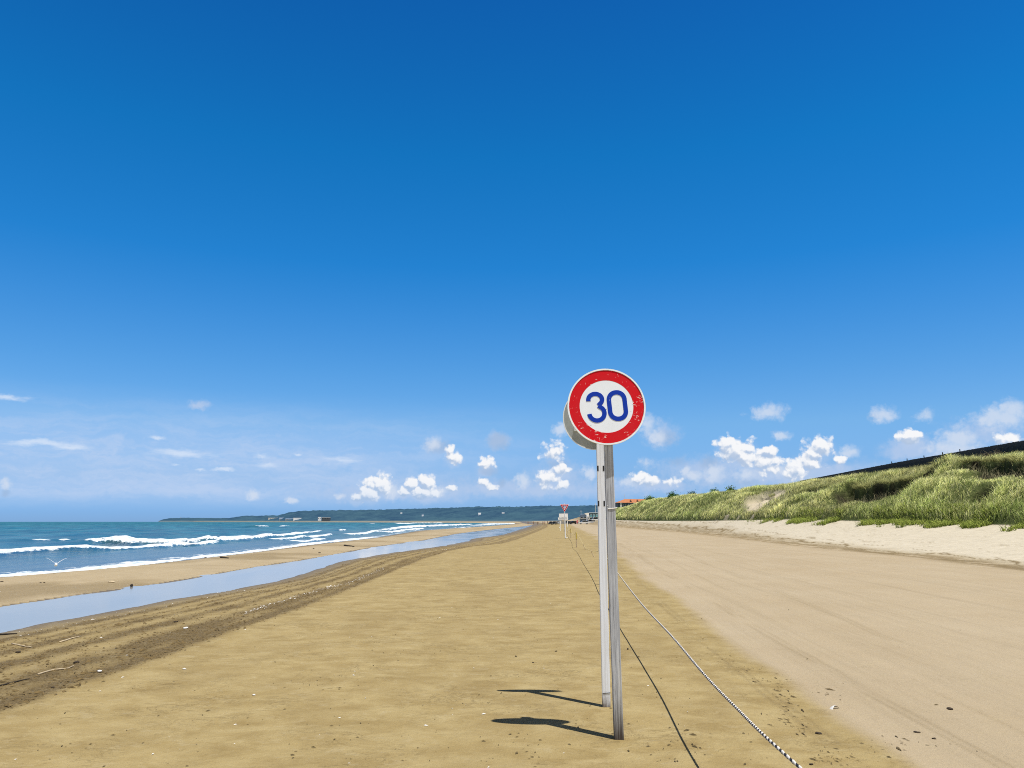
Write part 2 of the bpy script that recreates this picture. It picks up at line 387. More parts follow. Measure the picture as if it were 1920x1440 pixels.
def paint_white(name='chipped_white_paint', c=(.88, .92, 1.0)):
    k = N(name); P = k.obj
    f = k.noise(k.mapping(P, (14, 14, 5)), 1, 7, .7); s = k.noise(k.mapping(P, (60, 60, 1.6)), 1, 5, .6)
    b = k.mix(k.ramp(s, [(.4, .5), (.62, 0.)]), c, (.58, .58, .58))
    b = k.mix(k.ramp(f, [(.705, 0.), (.73, 1.)]), b, (.13, .09, .06))
    sx = k.n('ShaderNodeSeparateXYZ'); k.l(P, sx.inputs[0])
    b = k.mix(k.ramp(k.math('ADD', sx.outputs[2], k.math('MULTIPLY', k.math('SUBTRACT', f, .5), .3)), [(.02, .9), (.11, 0.)]), b, (.09, .06, .04))
    k.set(Base_Color=b, Roughness=.5, Normal=k.bump(f, .25, .004))
    return k.m
def sign_mat(name, c, chip, amount=.66):
    k = N(name); P = k.obj
    v = k.noise(k.mapping(P, (16, 16, 34)), 1, 6, .72, 1.2); w = k.noise(k.mapping(P, (60, 60, 9), .5), 1, 3, .7); d = k.noise(P, 7, 6, .7)
    b = k.mix(k.ramp(d, [(.35, .18), (.7, 0.)]), c, tuple(x * .6 + .06 for x in c))
    v = k.math('ADD', v, k.math('MULTIPLY', k.math('SUBTRACT', k.noise(P, 4.2, 3, .6), .52), .42))
    b = k.mix(k.ramp(v, [(amount, 0.), (amount + .015, 1.)]), b, chip)
    b = k.mix(k.ramp(w, [(.71, 0.), (.73, .85)]), b, chip)
    k.set(Base_Color=b, Roughness=.5, Specular_IOR_Level=.12)
    return k.m

M = {}
M['sand'] = sand_material(); M['sea'] = sea_material(); M['pool'] = pool_material(); M['dune'] = dune_material()
M['grass'] = grass_material(); M['hill'] = hill_material(); M['timber'] = wood_grey(); M['white_post'] = paint_white()
M['red'] = sign_mat('sign_red', (.68, .004, .012), (.85, .74, .7), .625); M['sign_white'] = sign_mat('sign_white', (.89, .94, 1.0), (.16, .16, .16), .67)
M['blue'] = sign_mat('sign_blue', (.003, .04, .42), (.55, .6, .7), .80); M['rim'] = simple('pale_rim', (.88, .92, .97), .4, .08, 20)
M['alu'] = simple('dull_aluminium', (.40, .43, .42), .5, .12, 12, .25); M['galv'] = simple('galvanised_steel', (.72, .74, .73), .35, .1, 30, .2)
M['black'] = simple('black_band', (.012, .012, .014), .6, .3, 30); M['yellow'] = simple('yellow_paint', (.50, .38, .075), .5, .15, 20)
M['stick'] = simple('pale_driftwood', (.50, .40, .26), .8, .3, 14, 0, .4); M['dark_wood'] = simple('dark_driftwood', (.035, .026, .018), .9, .5, 10, 0, .6)
M['weed'] = simple('seaweed', (.045, .028, .012), .8, .4, 18, 0, .4); M['shell'] = simple('shell_white', (.78, .75, .70), .5, .12, 25)
M['rock'] = simple('grey_rock', (.07, .075, .07), .9, .4, 3, 0, .6); M['fence'] = simple('dark_fence_boards', (.010, .016, .022), .75, .35, 4)
M['white'] = simple('white_plaster', (.93, .93, .92), .7, .08, 2); M['cream'] = simple('cream_plaster', (.80, .76, .68), .7, .1, 2)
M['tile'] = simple('orange_roof_tile', (.46, .17, .065), .7, .22, 1.5); M['dark_wall'] = simple('dark_grey_wall', (.07, .085, .10), .7, .2, 1.5)
M['glass'] = simple('dark_glazing', (.012, .018, .024), .12, .2, 2); M['slate'] = simple('blue_grey_roof', (.16, .22, .31), .6, .15, 1)
M['teal'] = simple('dark_teal_wall', (.02, .075, .10), .6, .2, 1); M['turq'] = simple('turquoise_panel', (.12, .40, .46), .6, .12, 1)
M['skin'] = simple('skin', (.36, .2, .13), .6, .1, 10); M['hair'] = simple('black_hair', (.012, .01, .009), .6, .2, 30)
M['swim'] = simple('dark_swimwear', (.015, .02, .045), .6, .2, 20); M['swim_red'] = simple('red_swimwear', (.4, .03, .03), .6, .2, 20)
M['tyre'] = simple('tyre_rubber', (.015, .015, .016), .85, .2, 10); M['rimm'] = simple('wheel_rim', (.4, .41, .42), .35, .1, 10, .6)
M['pink'] = simple('pinkish_red_cloth', (.62, .16, .17), .8, .12, 4)

# ------------------------------------------------------------------ beach (one sheet out past the horizon)
def build_beach():
    az = np.radians(np.concatenate([np.linspace(-100, -37, 50)[:-1], np.linspace(-37, 38, 760)[:-1], np.linspace(38, 100, 50)]))
    r = np.concatenate([[.02], np.geomspace(.7, 7500, 860)])
    R, A = np.meshgrid(r, az, indexing='ij'); x = R * np.sin(A); y = R * np.cos(A)
    z = ground_z(x, y)
    z = np.where(x > toe(y) + 3, np.minimum(z, toeZ(y)) - .3, z)
    ch, t = churn_field(x, y)
    bd, tx, tl, pr, pl, sh, wr = band(y), toe(y), taupeL(y), poolR(y), poolL(y), shore(y), wrackR(y)
    n = fbm(x * .8, y * .3, 4) - .5; n2 = fbm(x * 3, y * .6, 3)
    bw = np.clip((y - 20) * .012 + .55, .5, 3.0)
    tracks = np.exp(-((x - bd + .2 * bw) / (1.1 * bw)) ** 2) * np.clip((n2 - .28) * 3.6, 0, 1) * .85
    tracks = np.maximum(tracks, .8 * np.exp(-((x - bd + .9 * bw + n) / (.10 * bw)) ** 2)); tracks = np.maximum(tracks, .95 * np.exp(-((x - bd - 1.0 * bw + 2 * n) / (.12 * bw)) ** 2))
    tracks = np.maximum(tracks, .6 * np.exp(-((x - bd - 1.9 * bw - 1.5 * n) / (.08 * bw)) ** 2) * (n2 > .45))
    for o_, k_ in ((3.2, .35), (4.6, .3), (5.0, .22), (6.8, .22), (8.5, .18)): tracks = np.maximum(tracks, k_ * np.exp(-((x - bd - o_ * bw - 2.5 * n) / (.07 * bw)) ** 2) * np.clip((n2 - .42) * 6, 0, 1))
    faint = np.zeros_like(x)
    for off, k in ((-.3, .3), (-.22, .25), (.55, .22), (.63, .18), (1.15, .16), (1.9, .17), (1.97, .14), (2.9, .1)):
        faint = np.maximum(faint, k * np.exp(-((x - tl - off * (1 + y * .02) - .12 * n) / (.016 + .0016 * y)) ** 2) * np.clip((n2 - .40) * 6, 0, 1) * (y < 60))
    churn = np.clip(ch + tracks + faint, 0, 1)
    dry = sstep(-.4, 2.0, (x - bd) / np.clip(bw, .5, 2) + 1.2 * n) 
    taupe = sstep(-.12, .3, (x - tl) / np.clip(.4 + y * .03, .4, 3) + .8 * n) * (1 - dry)
    wet = .75 * np.exp(-np.clip((x - pr) / (.4 + .012 * y), 0, 9) ** 2) * (x > pr) + .65 * np.exp(-np.clip((x - sh) / (.5 + .01 * y), 0, 9) ** 2) * (x > sh) + 1. * (x <= sh) + .9 * ((x <= pr) & (x >= pl))
    damp = .5 * np.clip((fbm(x * .25, y * .22, 4) - .52) * 6, 0, 1) * ((x < pl) & (x > sh))
    bar = ((x < pl) & (x > sh)) * .8
    taupe = np.maximum(taupe, bar)
    churn = np.maximum(churn, damp)
    wet = np.clip(wet, 0, 1)
    zone = np.stack([churn, dry, taupe, wet], -1).reshape(-1, 4)
    V = np.stack([x, y, z], -1).reshape(-1, 3)
    me = np_mesh('beach', V, grid_faces(len(r), len(az))[:, ::-1], {'zone': zone})
    o = link_mesh('beach', me, M['sand']); tag(o, kind='structure')
    # ground behind and around, so that the sheet closes
    a2 = np.radians(np.linspace(100, 260, 60)); r2 = np.geomspace(.7, 7500, 60)
    R, A = np.meshgrid(r2, a2, indexing='ij'); x = R * np.sin(A); y = R * np.cos(A)
    z = np.where(x < -30, -1.5, 0) + np.where(x > 18, np.clip((x - 18) * .1, 0, 3), 0) - .0
    zone = np.zeros((x.size, 4)); zone[:, 1] = (x.ravel() > 18)
    me = np_mesh('beach_behind', np.stack([x, y, z], -1).reshape(-1, 3), grid_faces(60, 60)[:, ::-1], {'zone': zone})
    tag(link_mesh('beach_behind', me, M['sand']), kind='structure')
build_beach()

def build_pool():
    ys = np.concatenate([np.linspace(-20, 12, 40)[:-1], np.geomspace(12, 400, 240)]); ts = np.linspace(-.35, 1.35, 30)
    Y, T = np.meshgrid(ys, ts, indexing='ij'); a = poolL(Y) - .1; b = poolR(Y) + .1
    k = np.clip((400 - Y) / 60, .02, 1); X = (a + b) / 2 + (T - .5) * (b - a) * k
    V = np.stack([X, Y, np.full_like(X, POOL - .012)], -1).reshape(-1, 3)
    tag(link_mesh('runnel_water', np_mesh('runnel_water', V, grid_faces(len(ys), 30)), M['pool']), kind='structure')
build_pool()

# ------------------------------------------------------------------ sea
def breaker(pts):
    P = np.array([gp(px, py, SEA)[:2] for px, py in pts]); P = P[np.argsort(P[:, 1])]; return P
BREAK = [  # survey points of the foot, height of the roller, depth of foam behind, green face in front
    ([(-200, 1106), (0, 1083), (120, 1074), (240, 1063), (360, 1049), (480, 1035), (575, 1022), (640, 1015), (702, 1008)], .15, 1.3, 0),
    ([(-160, 1056), (0, 1040), (60, 1036), (120, 1033), (182, 1030)], .30, 2.2, 0),
    ([(185, 1030), (240, 1028), (300, 1024), (345, 1018)], .24, 1.2, .6),
    ([(62, 1018), (90, 1017), (120, 1017)], .34, 1.6, .5),
    ([(180, 1017), (240, 1016)], .42, 1.8, .5),
    ([(250, 1016), (320, 1015), (400, 1013), (450, 1010), (505, 1006)], .50, 5, 0),
    ([(330, 1020), (365, 1019), (402, 1015)], .22, 1.4, .5),
    ([(524, 1004), (560, 1002), (598, 999.5)], .30, 2.5, 0),
    ([(520, 1014), (545, 1012), (572, 1009.5)], .28, 2.0, .3),
    ([(577, 1009.5), (600, 1008), (618, 1006)], .26, 2.0, .5),
    ([(560, 1019.5), (585, 1017), (607, 1013.5)], .28, 2.4, .4),
    ([(654, 1004.5), (680, 1003), (706, 1000)], .34, 3.0, .3), ([(725, 1000), (740, 999), (756, 997)], .36, 3, .2),
    ([(702, 996.5), (722, 995), (741, 993)], .32, 3, 0), ([(760, 995.5), (775, 994.5), (790, 992.5)], .40, 4, 0),
    ([(763, 990.5), (800, 989.5), (840, 987.5), (882, 984.6)], .75, 14, 0), ([(837, 996), (850, 995), (866, 993)], .30, 3, 0),
    ([(877, 990), (910, 988), (952, 984.6)], .50, 8, 0), ([(640, 997), (643, 996.6), (647, 996)], .36, 2, 0),
    ([(483, 988), (492, 987.7), (502, 987.2)], .55, 3, 1), ([(528, 988), (535, 987.6), (541, 987.2)], .42, 3, .5),
    ([(565, 987), (569, 986.8), (573, 986.6)], .4, 3, .3), ([(755, 982.3), (790, 982), (828, 981.5)], .9, 20, 0),
    ([(670, 983), (685, 982.8), (700, 982.5)], .6, 10, 0), ([(900, 985.4), (930, 984), (975, 982)], .5, 14, 0), ([(930, 983), (970, 981.8), (1010, 980.6)], .6, 30, 0),
]
def build_sea():
    az = np.radians(np.concatenate([np.linspace(-110, -38, 60)[:-1], np.linspace(-38, 8, 640)]))
    r = np.geomspace(9, 9000, 900)
    R, A = np.meshgrid(r, az, indexing='ij'); x = R * np.sin(A); y = R * np.cos(A)
    sh = shore(y); off = sh - x
    z = np.zeros_like(x); rn = random.Random(5)
    amp = sstep(1, 25, off) * np.clip(1.6 - R / 900, .0, 1)
    for i in range(14):
        lam = 2.4 * 1.28 ** i; th = rn.uniform(-.45, .45); kx, ky = math.cos(th) * 2 * math.pi / lam, math.sin(th) * 2 * math.pi / lam
        ok = np.clip(2 - R * .02 / (lam * .5), 0, 1)
        z += .0085 * lam ** .85 * np.sin(kx * x + ky * y + rn.uniform(0, 6.3)) * ok
    z = z * amp * (.5 + fbm(x * .03, y * .012, 3))
    foam = np.zeros_like(x); green = np.zeros_like(x)
    BR = [(p, h * .9, wf * .72, g) for p, h, wf, g in BREAK]
    wob = (fbm(x * .18, y * .11, 4) - .5)
    for pts, h, wf, g in BR:
        P = breaker(pts); y0, y1 = P[0, 1], P[-1, 1]; L = y1 - y0
        yy = np.clip(y, y0, y1); xc = np.interp(yy, P[:, 1], P[:, 0])
        ex = np.clip(np.maximum(y0 - y, y - y1), 0, None)
        end = np.exp(-(ex / max(.05 * L, .8)) ** 2)
        wv = np.clip(.35 + 1.3 * fbm(y * .16 + 3 * y0, y * 0 + h * 90, 4), .3, 1.4)
        u = x - xc + wob * min(1.6, .25 + .35 * wf)
        m = np.abs(u) < 30 + wf * 3
        back = np.exp(-(np.minimum(u, 0) / (1.1 + wf * .8)) ** 2); front = np.exp(-(np.maximum(u, 0) / (.30 + .12 * wf)) ** 2)
        prof = np.where(u < 0, back, front) * end * m
        z = z * (1 - .6 * prof) + h * prof * (.35 + 1.2 * fbm(x * .5, y * .35, 4))
        f = np.where(u < 0, np.exp(-(u / (wf * .52 * wv)) ** 2), np.exp(-(u / (.35 + .1 * wf * wv)) ** 2)) * np.clip(end * (.55 + .6 * wv), 0, 1) * m
        foam = np.maximum(foam, f)
        e2 = np.exp(-(ex / max(.5 * L, 4)) ** 2) * (1 - end)
        if g:
            green = np.maximum(green, g * np.exp(-(u / (1.0 + wf * .4)) ** 2) * e2)
            z += h * .8 * np.exp(-(np.where(u < 0, u / 2.2, u / .9)) ** 2) * e2
    # thin sheet running up the sand at the edge
    foam = np.maximum(foam, .46 * np.exp(-((off - 1.0) / 1.1) ** 2) * (R < 700))
    shallow = np.exp(-np.clip(off, 0, None) / 16) * .9
    z = SEA + z * sstep(-1.0, 1.2, off)
    V = np.stack([x, y, z], -1).reshape(-1, 3)
    nc = len(az); Fq = grid_faces(len(r), nc)
    keep = (off > -2.5).reshape(-1); Fq = Fq[keep[Fq].any(1)][:, ::-1]
    me = np_mesh('sea', V, Fq, {'foam': foam.ravel(), 'green': green.ravel(), 'shallow': shallow.ravel()})
    tag(link_mesh('sea', me, M['sea']), kind='structure')
build_sea()

# ------------------------------------------------------------------ dune
def box1(y, a, b, s): return sstep(a - s, a + s, y) * (1 - sstep(b - s, b + s, y))
def dune_fields(y, lat):
    t = lat / 9.0; tz = toeZ(y); cz = crestZ(y)
    tt = np.clip(t, 0, 1)
    prof = .10 * sstep(0, .05, tt) + .90 * (1 - (1 - tt) ** 1.45)
    prof = np.minimum(prof, 1.0)
    n = fbm(y * .22, lat * .3, 4) - .5; n2 = fbm(y * .07 + 9, lat * .1, 3) - .5
    # erosion gullies falling diagonally to the beach in the far half
    gul = (np.abs(((y * .055 + lat * .09 + .6 * n2) % 1) - .5) * 2 - .5) * sstep(110, 170, y)
    z = tz + (cz - tz) * prof + (1.9 * n + 1.7 * n2 + 1.0 * gul) * sstep(.02, .3, tt) * (1 - .88 * sstep(.72, 1.02, t))
    # cut scarp under the crest
    w = 5.5 + 1.0 * np.sin(y * .23) + 1.6 * (fbm(y * .5, y * 0, 3) - .5)
    w = w + 1.0 * sstep(62, 54, y)
    sc = np.clip(box1(y, 63.5, 79, 1.0) * 1.0 + box1(y, 40, 60.5, .9) * .95 + box1(y, 82, 97, 2) * .55 + box1(y, 103, 118, 2) * .5 + box1(y, 130, 138, 2) * .4, 0, 1)
    sc = sc * np.clip(.35 + 1.5 * fbm(y * .45, y * 0 + 5, 3), 0, 1)
    below = sstep(w + .12, w - .12, lat) * np.clip(1 - (w - lat) / 3.2, 0, 1) * (lat < w + .3)
    z = z - 1.5 * sc * below
    soil_shade = sc * np.exp(-((lat - w + .85) / 1.2) ** 2) * sstep(.15, .45, sc)
    soil_shade = np.clip(soil_shade * 2.8 * (fbm(y * 1.4, lat * 1.6 + 7, 3) - .05), 0, 1); dune_fields.w = w; dune_fields.sc = sc
    # hollows along the foot
    hn = fbm(y * .33, lat * 0 + 2, 3); hol = sstep(.46, .56, hn) * np.exp(-((lat - 1.9 - .8 * n) / .75) ** 2) * sstep(112, 95, y)
    z = z - 1.0 * hol * sstep(.6, 2.0, lat)
    soil_shade = np.maximum(soil_shade, np.clip(hol * 1.4, 0, 1))  # painted shade of the overhung hollows joins the dark mask
    # sand slump
    bare = np.exp(-(((y - 111 - (lat - 5) * 1.3) / 9.0) ** 2 + ((lat - 4.6) / 3.1) ** 2) ** 1.5) * np.clip(.5 + 1.3 * fbm(y * .6, lat * .8, 3), 0, 1.2)
    bare = np.clip(bare * 1.25, 0, 1)
    z = z - .5 * bare
    gb = fbm(y * .4, lat * .6 + 4, 3); bare2 = sstep(.60, .68, gb) * np.exp(-((lat - .5) / .5) ** 2) * box1(y, 86, 125, 5)
    bare = np.maximum(bare, bare2)
    dens = (1 - np.clip(soil_shade * 1.6, 0, 1)) * (1 - np.clip(bare * 1.5, 0, 1))
    dens = dens * (1 - np.clip(hol * 1.5, 0, 1)); dune_fields.short = (1 - .6 * hol) *  (1 - .72 * np.clip(sc, 0, 1) * sstep(w - 4.2, w - 2.4, lat) * (lat < w))
    dune_fields.hump = n + .8 * n2 + .9 * gul * sstep(.02, .3, tt)
    return z, soil_shade, bare, dens
def dune_z(x, y):
    lat = x - toe(y); return dune_fields(np.asarray(y, float), np.asarray(lat, float))[0]
def build_dune():
    ys = np.concatenate([np.linspace(12, 38, 90)[:-1], np.geomspace(38, 560, 760)])
    lat = np.concatenate([[-2.5, -.5], np.linspace(-.2, 11, 130), np.geomspace(11.6, 240, 22)])
    Y, L = np.meshgrid(ys, lat, indexing='ij')
    z, soil_shade, bare, dens = dune_fields(Y, L)
    z = np.where(L < -.1, ground_z(toe(Y) + L, Y) - .12 - .2 * (L < -2), z)
    soil_shade = soil_shade * (L > 0); bare = np.where(L < .02, 1, bare)
    X = toe(Y) + L
    zone = np.stack([soil_shade, bare, dens, np.ones_like(X)], -1).reshape(-1, 4)
    me = np_mesh('dune', np.stack([X, Y, z], -1).reshape(-1, 3), grid_faces(len(ys), len(lat))[:, ::-1], {'zone': zone})
    tag(link_mesh('dune', me, M['dune']), kind='structure')
build_dune()

def blades(name, x, y, z, length, width, leanx, leany, tint, parent=None, mat=None):
    n = len(x); a = RNG.uniform(0, 2 * math.pi, n)
    wx, wy = np.cos(a) * width / 2, np.sin(a) * width / 2
    P0 = np.stack([x, y, z - .04], -1); side = np.stack([wx, wy, 0 * wx], -1)
    bend = np.stack([leanx, leany, np.zeros(n)], -1)
    up = np.stack([0 * x, 0 * x, length], -1)
    P1 = P0 + up * .55 + bend * length[:, None] * .35
    P2 = P0 + up * (1 - .25 * np.clip(np.hypot(leanx, leany), 0, 1))[:, None] + bend * length[:, None]
    V = np.stack([P0 - side, P0 + side, P1 + side * .8, P1 - side * .8, P2], 1).reshape(-1, 3)
    i = np.arange(n) * 5
    Fq = np.stack([i, i + 1, i + 2, i + 3], -1); F3 = np.stack([i + 3, i + 2, i + 4], -1)
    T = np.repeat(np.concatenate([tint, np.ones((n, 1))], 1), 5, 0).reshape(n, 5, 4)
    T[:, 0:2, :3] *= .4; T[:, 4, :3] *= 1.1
    me = np_mesh(name, V, Fq, {'tint': T.reshape(-1, 4)}, smooth=False, F3=F3)
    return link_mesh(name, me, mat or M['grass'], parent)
def build_grass():
    xs, ys, ls, ws, cs, lx, ly = [], [], [], [], [], [], []
    def scatter(n, ya, yb, la, lb, kind):
        y = np.exp(RNG.uniform(math.log(ya), math.log(yb), n)); l = RNG.uniform(la, lb, n)
        _, soil_shade, bare, dens = dune_fields(y, l)
        clump = fbm(y * .9, l * 1.1, 3)
        keep = RNG.random(n) < dens * np.clip(.35 + 1.4 * (clump - .25), .1, 1)
        y, l, clump = y[keep], l[keep], clump[keep]; n = len(y)
        z = dune_fields(y, l)[0]; short = dune_fields.short; hump = dune_fields.hump; d = np.hypot(y, toe(y) + l)
        v = fbm(y * .12 + 40, l * .25, 3); w = RNG.random(n)
        straw = np.array([.64, .61, .26]); green = np.array([.35, .44, .12]); dark = np.array([.07, .12, .025]); pale = np.array([.62, .61, .34])
        g = np.clip(.36 + 1.8 * (v - .5) + .35 * sstep(80, 55, y) - .25 * sstep(5.5, 8.5, l) + RNG.normal(0, .22, n), 0, 1)
        c = straw * (1 - g)[:, None] + green * g[:, None]
        c = np.where((w < .16)[:, None], dark, c); c = np.where((w > .86)[:, None], pale, c)
        c = c * ((.64 + .9 * np.clip((clump - .2) * 1.5, 0, 1)) * np.clip(1.15 + 1.3 * hump, .62, 1.5))[:, None]  # hollows darker, humps lighter: relief shading painted into the blade tint
        far = np.clip(d / 70, 1, 7)
        L = short * RNG.uniform(.3, .8, n) * (.75 + .5 * clump) * (1 if kind == 0 else .8)
        xs.append(toe(y) + l); ys.append(y); ls.append((z, L)); ws.append(RNG.uniform(.014, .03, n) * far ** .8); cs.append(c)
        lx.append(RNG.normal(.18, .42, n)); ly.append(RNG.normal(-.12, .42, n))
    scatter(240000, 38, 130, .1, 12.5, 0)
    scatter(120000, 120, 430, .1, 12.5, 0)
    # shaggy lip hanging over the cut
    n = 26000; y = np.exp(RNG.uniform(math.log(40), math.log(110), n)); dune_fields(y, np.zeros(n)); w_, s_ = dune_fields.w, dune_fields.sc
    l = w_ + RNG.uniform(-.15, .7, n); k_ = RNG.random(n) < np.clip(s_ * 1.4 - .1, 0, 1) * .45 * np.clip((fbm(y * 2.2, y * 0 + 3, 3) - .3) * 4, .05, 1); y, l = y[k_], l[k_]; n = len(y)
    xs.append(toe(y) + l); ys.append(y); ls.append((dune_fields(y, np.maximum(l, w_[k_] + .14))[0] + .05, RNG.uniform(.25, .55, n))); ws.append(RNG.uniform(.015, .03, n))
    cs.append(np.array([.46, .46, .18]) * RNG.uniform(.5, 1.2, (n, 1))); lx.append(RNG.normal(-1.0, .35, n)); ly.append(RNG.normal(0, .4, n))
    # dry stalks and roots standing in front of the shadow
    n = 2600; y = np.exp(RNG.uniform(math.log(40), math.log(110), n)); dune_fields(y, np.zeros(n)); w_, s_ = dune_fields.w, dune_fields.sc; l = w_ - RNG.uniform(.3, 2.2, n)
    k_ = RNG.random(n) < s_; y, l = y[k_], l[k_]; n = len(y)
    xs.append(toe(y) + l); ys.append(y); ls.append((dune_fields(y, l)[0], RNG.uniform(.3, 1.1, n))); ws.append(RNG.uniform(.012, .025, n))
    cs.append(np.array([.42, .38, .22]) * RNG.uniform(.35, 1.1, (n, 1))); lx.append(RNG.normal(0, .5, n)); ly.append(RNG.normal(0, .5, n))
    x = np.concatenate(xs); y = np.concatenate(ys); z = np.concatenate([a for a, b in ls]); L = np.concatenate([b for a, b in ls])
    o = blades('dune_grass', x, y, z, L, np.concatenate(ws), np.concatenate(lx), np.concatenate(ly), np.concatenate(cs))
    tag(o, 'long straw green grass covering the dune face', 'grass', kind='stuff')
    # lush low weeds along the foot
    n = 40000; y = np.exp(RNG.uniform(math.log(36), math.log(118), n)); l = RNG.uniform(-1.6, .95, n)
    edge = fbm(y * .45, y * 0 + 8, 4); keep = ((l > -.7 + 2.6 * (.58 - edge) - .8 * (fbm(y * 1.6, l * 1.6, 3) - .4)) | ((fbm(y * 1.1, l * 1.4 + 30, 3) > .66) & (RNG.random(n) < .6))) & (RNG.random(n) < np.clip((edge - .38) * 6, 0, 1) * sstep(112, 80, y))
    y, l = y[keep], l[keep]; x = toe(y) + l; z = np.where(l > 0, dune_fields(y, np.maximum(l, 0))[0], ground_z(x, y))
    n = len(y); w = RNG.random((n, 1)); q = RNG.random((n, 1)); c = (np.array([.22, .30, .05]) * (1 - w) + np.array([.44, .48, .12]) * w) * (.5 + .9 * q)
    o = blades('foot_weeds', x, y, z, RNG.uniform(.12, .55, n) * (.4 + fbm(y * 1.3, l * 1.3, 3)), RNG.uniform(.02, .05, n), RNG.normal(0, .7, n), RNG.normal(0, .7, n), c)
    tag(o, 'bright yellow green weeds creeping along the dune foot', 'weeds', kind='stuff')
build_grass()

# ------------------------------------------------------------------ far wooded hills
def build_hills():
    pts = [(297, 977), (306, 974), (318, 972), (345, 971), (380, 971.6), (400, 971.5), (430, 971.5), (455, 967.5), (470, 966.5), (480, 968), (500, 967), (520, 967), (532, 963), (560, 958.5), (600, 957.5), (640, 957), (680, 957), (730, 955.5), (760, 955), (800, 954), (850, 952.5), (880, 951), (930, 950.5), (960, 951), (1000, 949.5), (1040, 949), (1080, 949.5), (1120, 948), (1160, 952), (1230, 955), (1320, 958), (1500, 965), (1700, 970)]
    A0 = np.array([azel(p[0], 978)[0] for p in pts]); E0 = np.array([azel(*p)[1] for p in pts])
    az = np.linspace(A0[0] - .3, 40, 1000); el = np.interp(az, A0, E0); el[az < A0[0]] = -.1
    dr = np.interp(az, [-25, -20, -10, 5, 12, 40], [4350, 4300, 3900, 3200, 2900, 2600])
    fw = np.interp(az, [-25, -17.5, -15, 0, 40], [130, 150, 600, 800, 800])
    k = np.linspace(0, 1.6, 70)
    K, AZ = np.meshgrid(k, az, indexing='ij'); D = dr[None] + (K - 1) * fw[None]
    H = np.tan(np.radians(el))[None] * dr[None] + EYE
    x = D * np.sin(np.radians(AZ)); y = D * np.cos(np.radians(AZ))
    sh = np.where(K < 1, sstep(0, 1, K) * .75 + .25 * K, 1 - .25 * (K - 1))
    fold = fbm(x * .004, y * .004, 4) - .5
    tree = fbm(x * .05, y * .05, 3) - .45
    z = H * sh + fold * 42 * np.sin(np.clip(K, 0, 1) * math.pi) * np.clip(H / 60, .05, 1) + tree * 11 * sstep(.03, .2, K) * np.clip(H / 45, .25, 1)
    z = np.minimum(z, H + 5)
    z[0] = -2
    me = np_mesh('hills', np.stack([x, y, z], -1).reshape(-1, 3), grid_faces(70, 1000)[:, ::-1])
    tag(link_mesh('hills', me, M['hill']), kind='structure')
    # pale sand along the foot of the far shore
    a = np.linspace(azel(300, 978)[0], 12, 300); d = np.interp(a, az, dr - fw); rows = []
    for q, zz in ((-90, SEA - .3), (-40, .9), (40, 1.6), (140, 2)):
        rr = d + q * np.interp(a, [-24, -17, -14, 12], [.25, .35, 1, 1]); zz2 = zz * np.interp(a, [-24, -17, -14, 12], [.7, .7, 1, 1.1])
        rows.append(np.stack([rr * np.sin(np.radians(a)), rr * np.cos(np.radians(a)), np.full_like(a, 0) + zz2], -1))
    V = np.concatenate(rows); me = np_mesh('far_shore', V, grid_faces(4, 300)[:, ::-1])
    tag(link_mesh('far_shore', me, simple('far_shore_sand', (.20, .24, .235), .9, .3, .006)), kind='structure')
    return lambda px: float(np.interp(azel(px, 978)[0], az, dr - fw))
hill_foot = build_hills()

# ------------------------------------------------------------------ buildings on the far shore
def gable_house(name, px0, px1, ptop, pbase, wall, roof, label, cat, d=None, ratio=.45, flat=False, tent=False, windows=3, group=None):
    d = d or hill_foot((px0 + px1) / 2) - 15
    a, b = at(px0, pbase, d), at(px1, pbase, d); top = at(px0, ptop, d)
    w = b[0] - a[0]; h = top[2] - a[2]; base = a[2]; dep = max(8, w * .5)
    t = empty(name, ((a[0] + b[0]) / 2, d, base)); tag(t, label, cat, group)
    eave = h if flat else (h * .15 if tent else h * ratio)
    m = MB().box((0, 0, eave / 2 - 3), (w, dep, eave + 6)); m.build('wall', wall, t)
    if flat: MB().box((0, 0, eave + .35), (w * 1.03, dep * 1.04, .7)).build('roof', roof, t)
    elif tent:
        b_ = MB(); b_.v = [Vector(p) for p in ((-w / 2, -dep / 2, eave), (w / 2, -dep / 2, eave), (w / 2, dep / 2, eave), (-w / 2, dep / 2, eave), (-w * .08, 0, h), (w * .08, 0, h))]
        b_.f = [[0, 1, 5, 4], [1, 2, 5], [2, 3, 4, 5], [3, 0, 4], [3, 2, 1, 0]]; b_.build('roof', roof, t)
    else:
        MB().prism([(-dep * .58, eave), (dep * .58, eave), (0, h)], -w * .53, w * .53, lambda u, v, q: (q, u, v)).build('roof', roof, t)
    for i in range(windows):
        xx = (i + .5) / windows * w - w / 2
        MB().box((xx, -dep / 2 - .05, eave * .52), (w / windows * .45, .3, max(.8, eave * .35))).build('window', M['glass'], t)
    return t
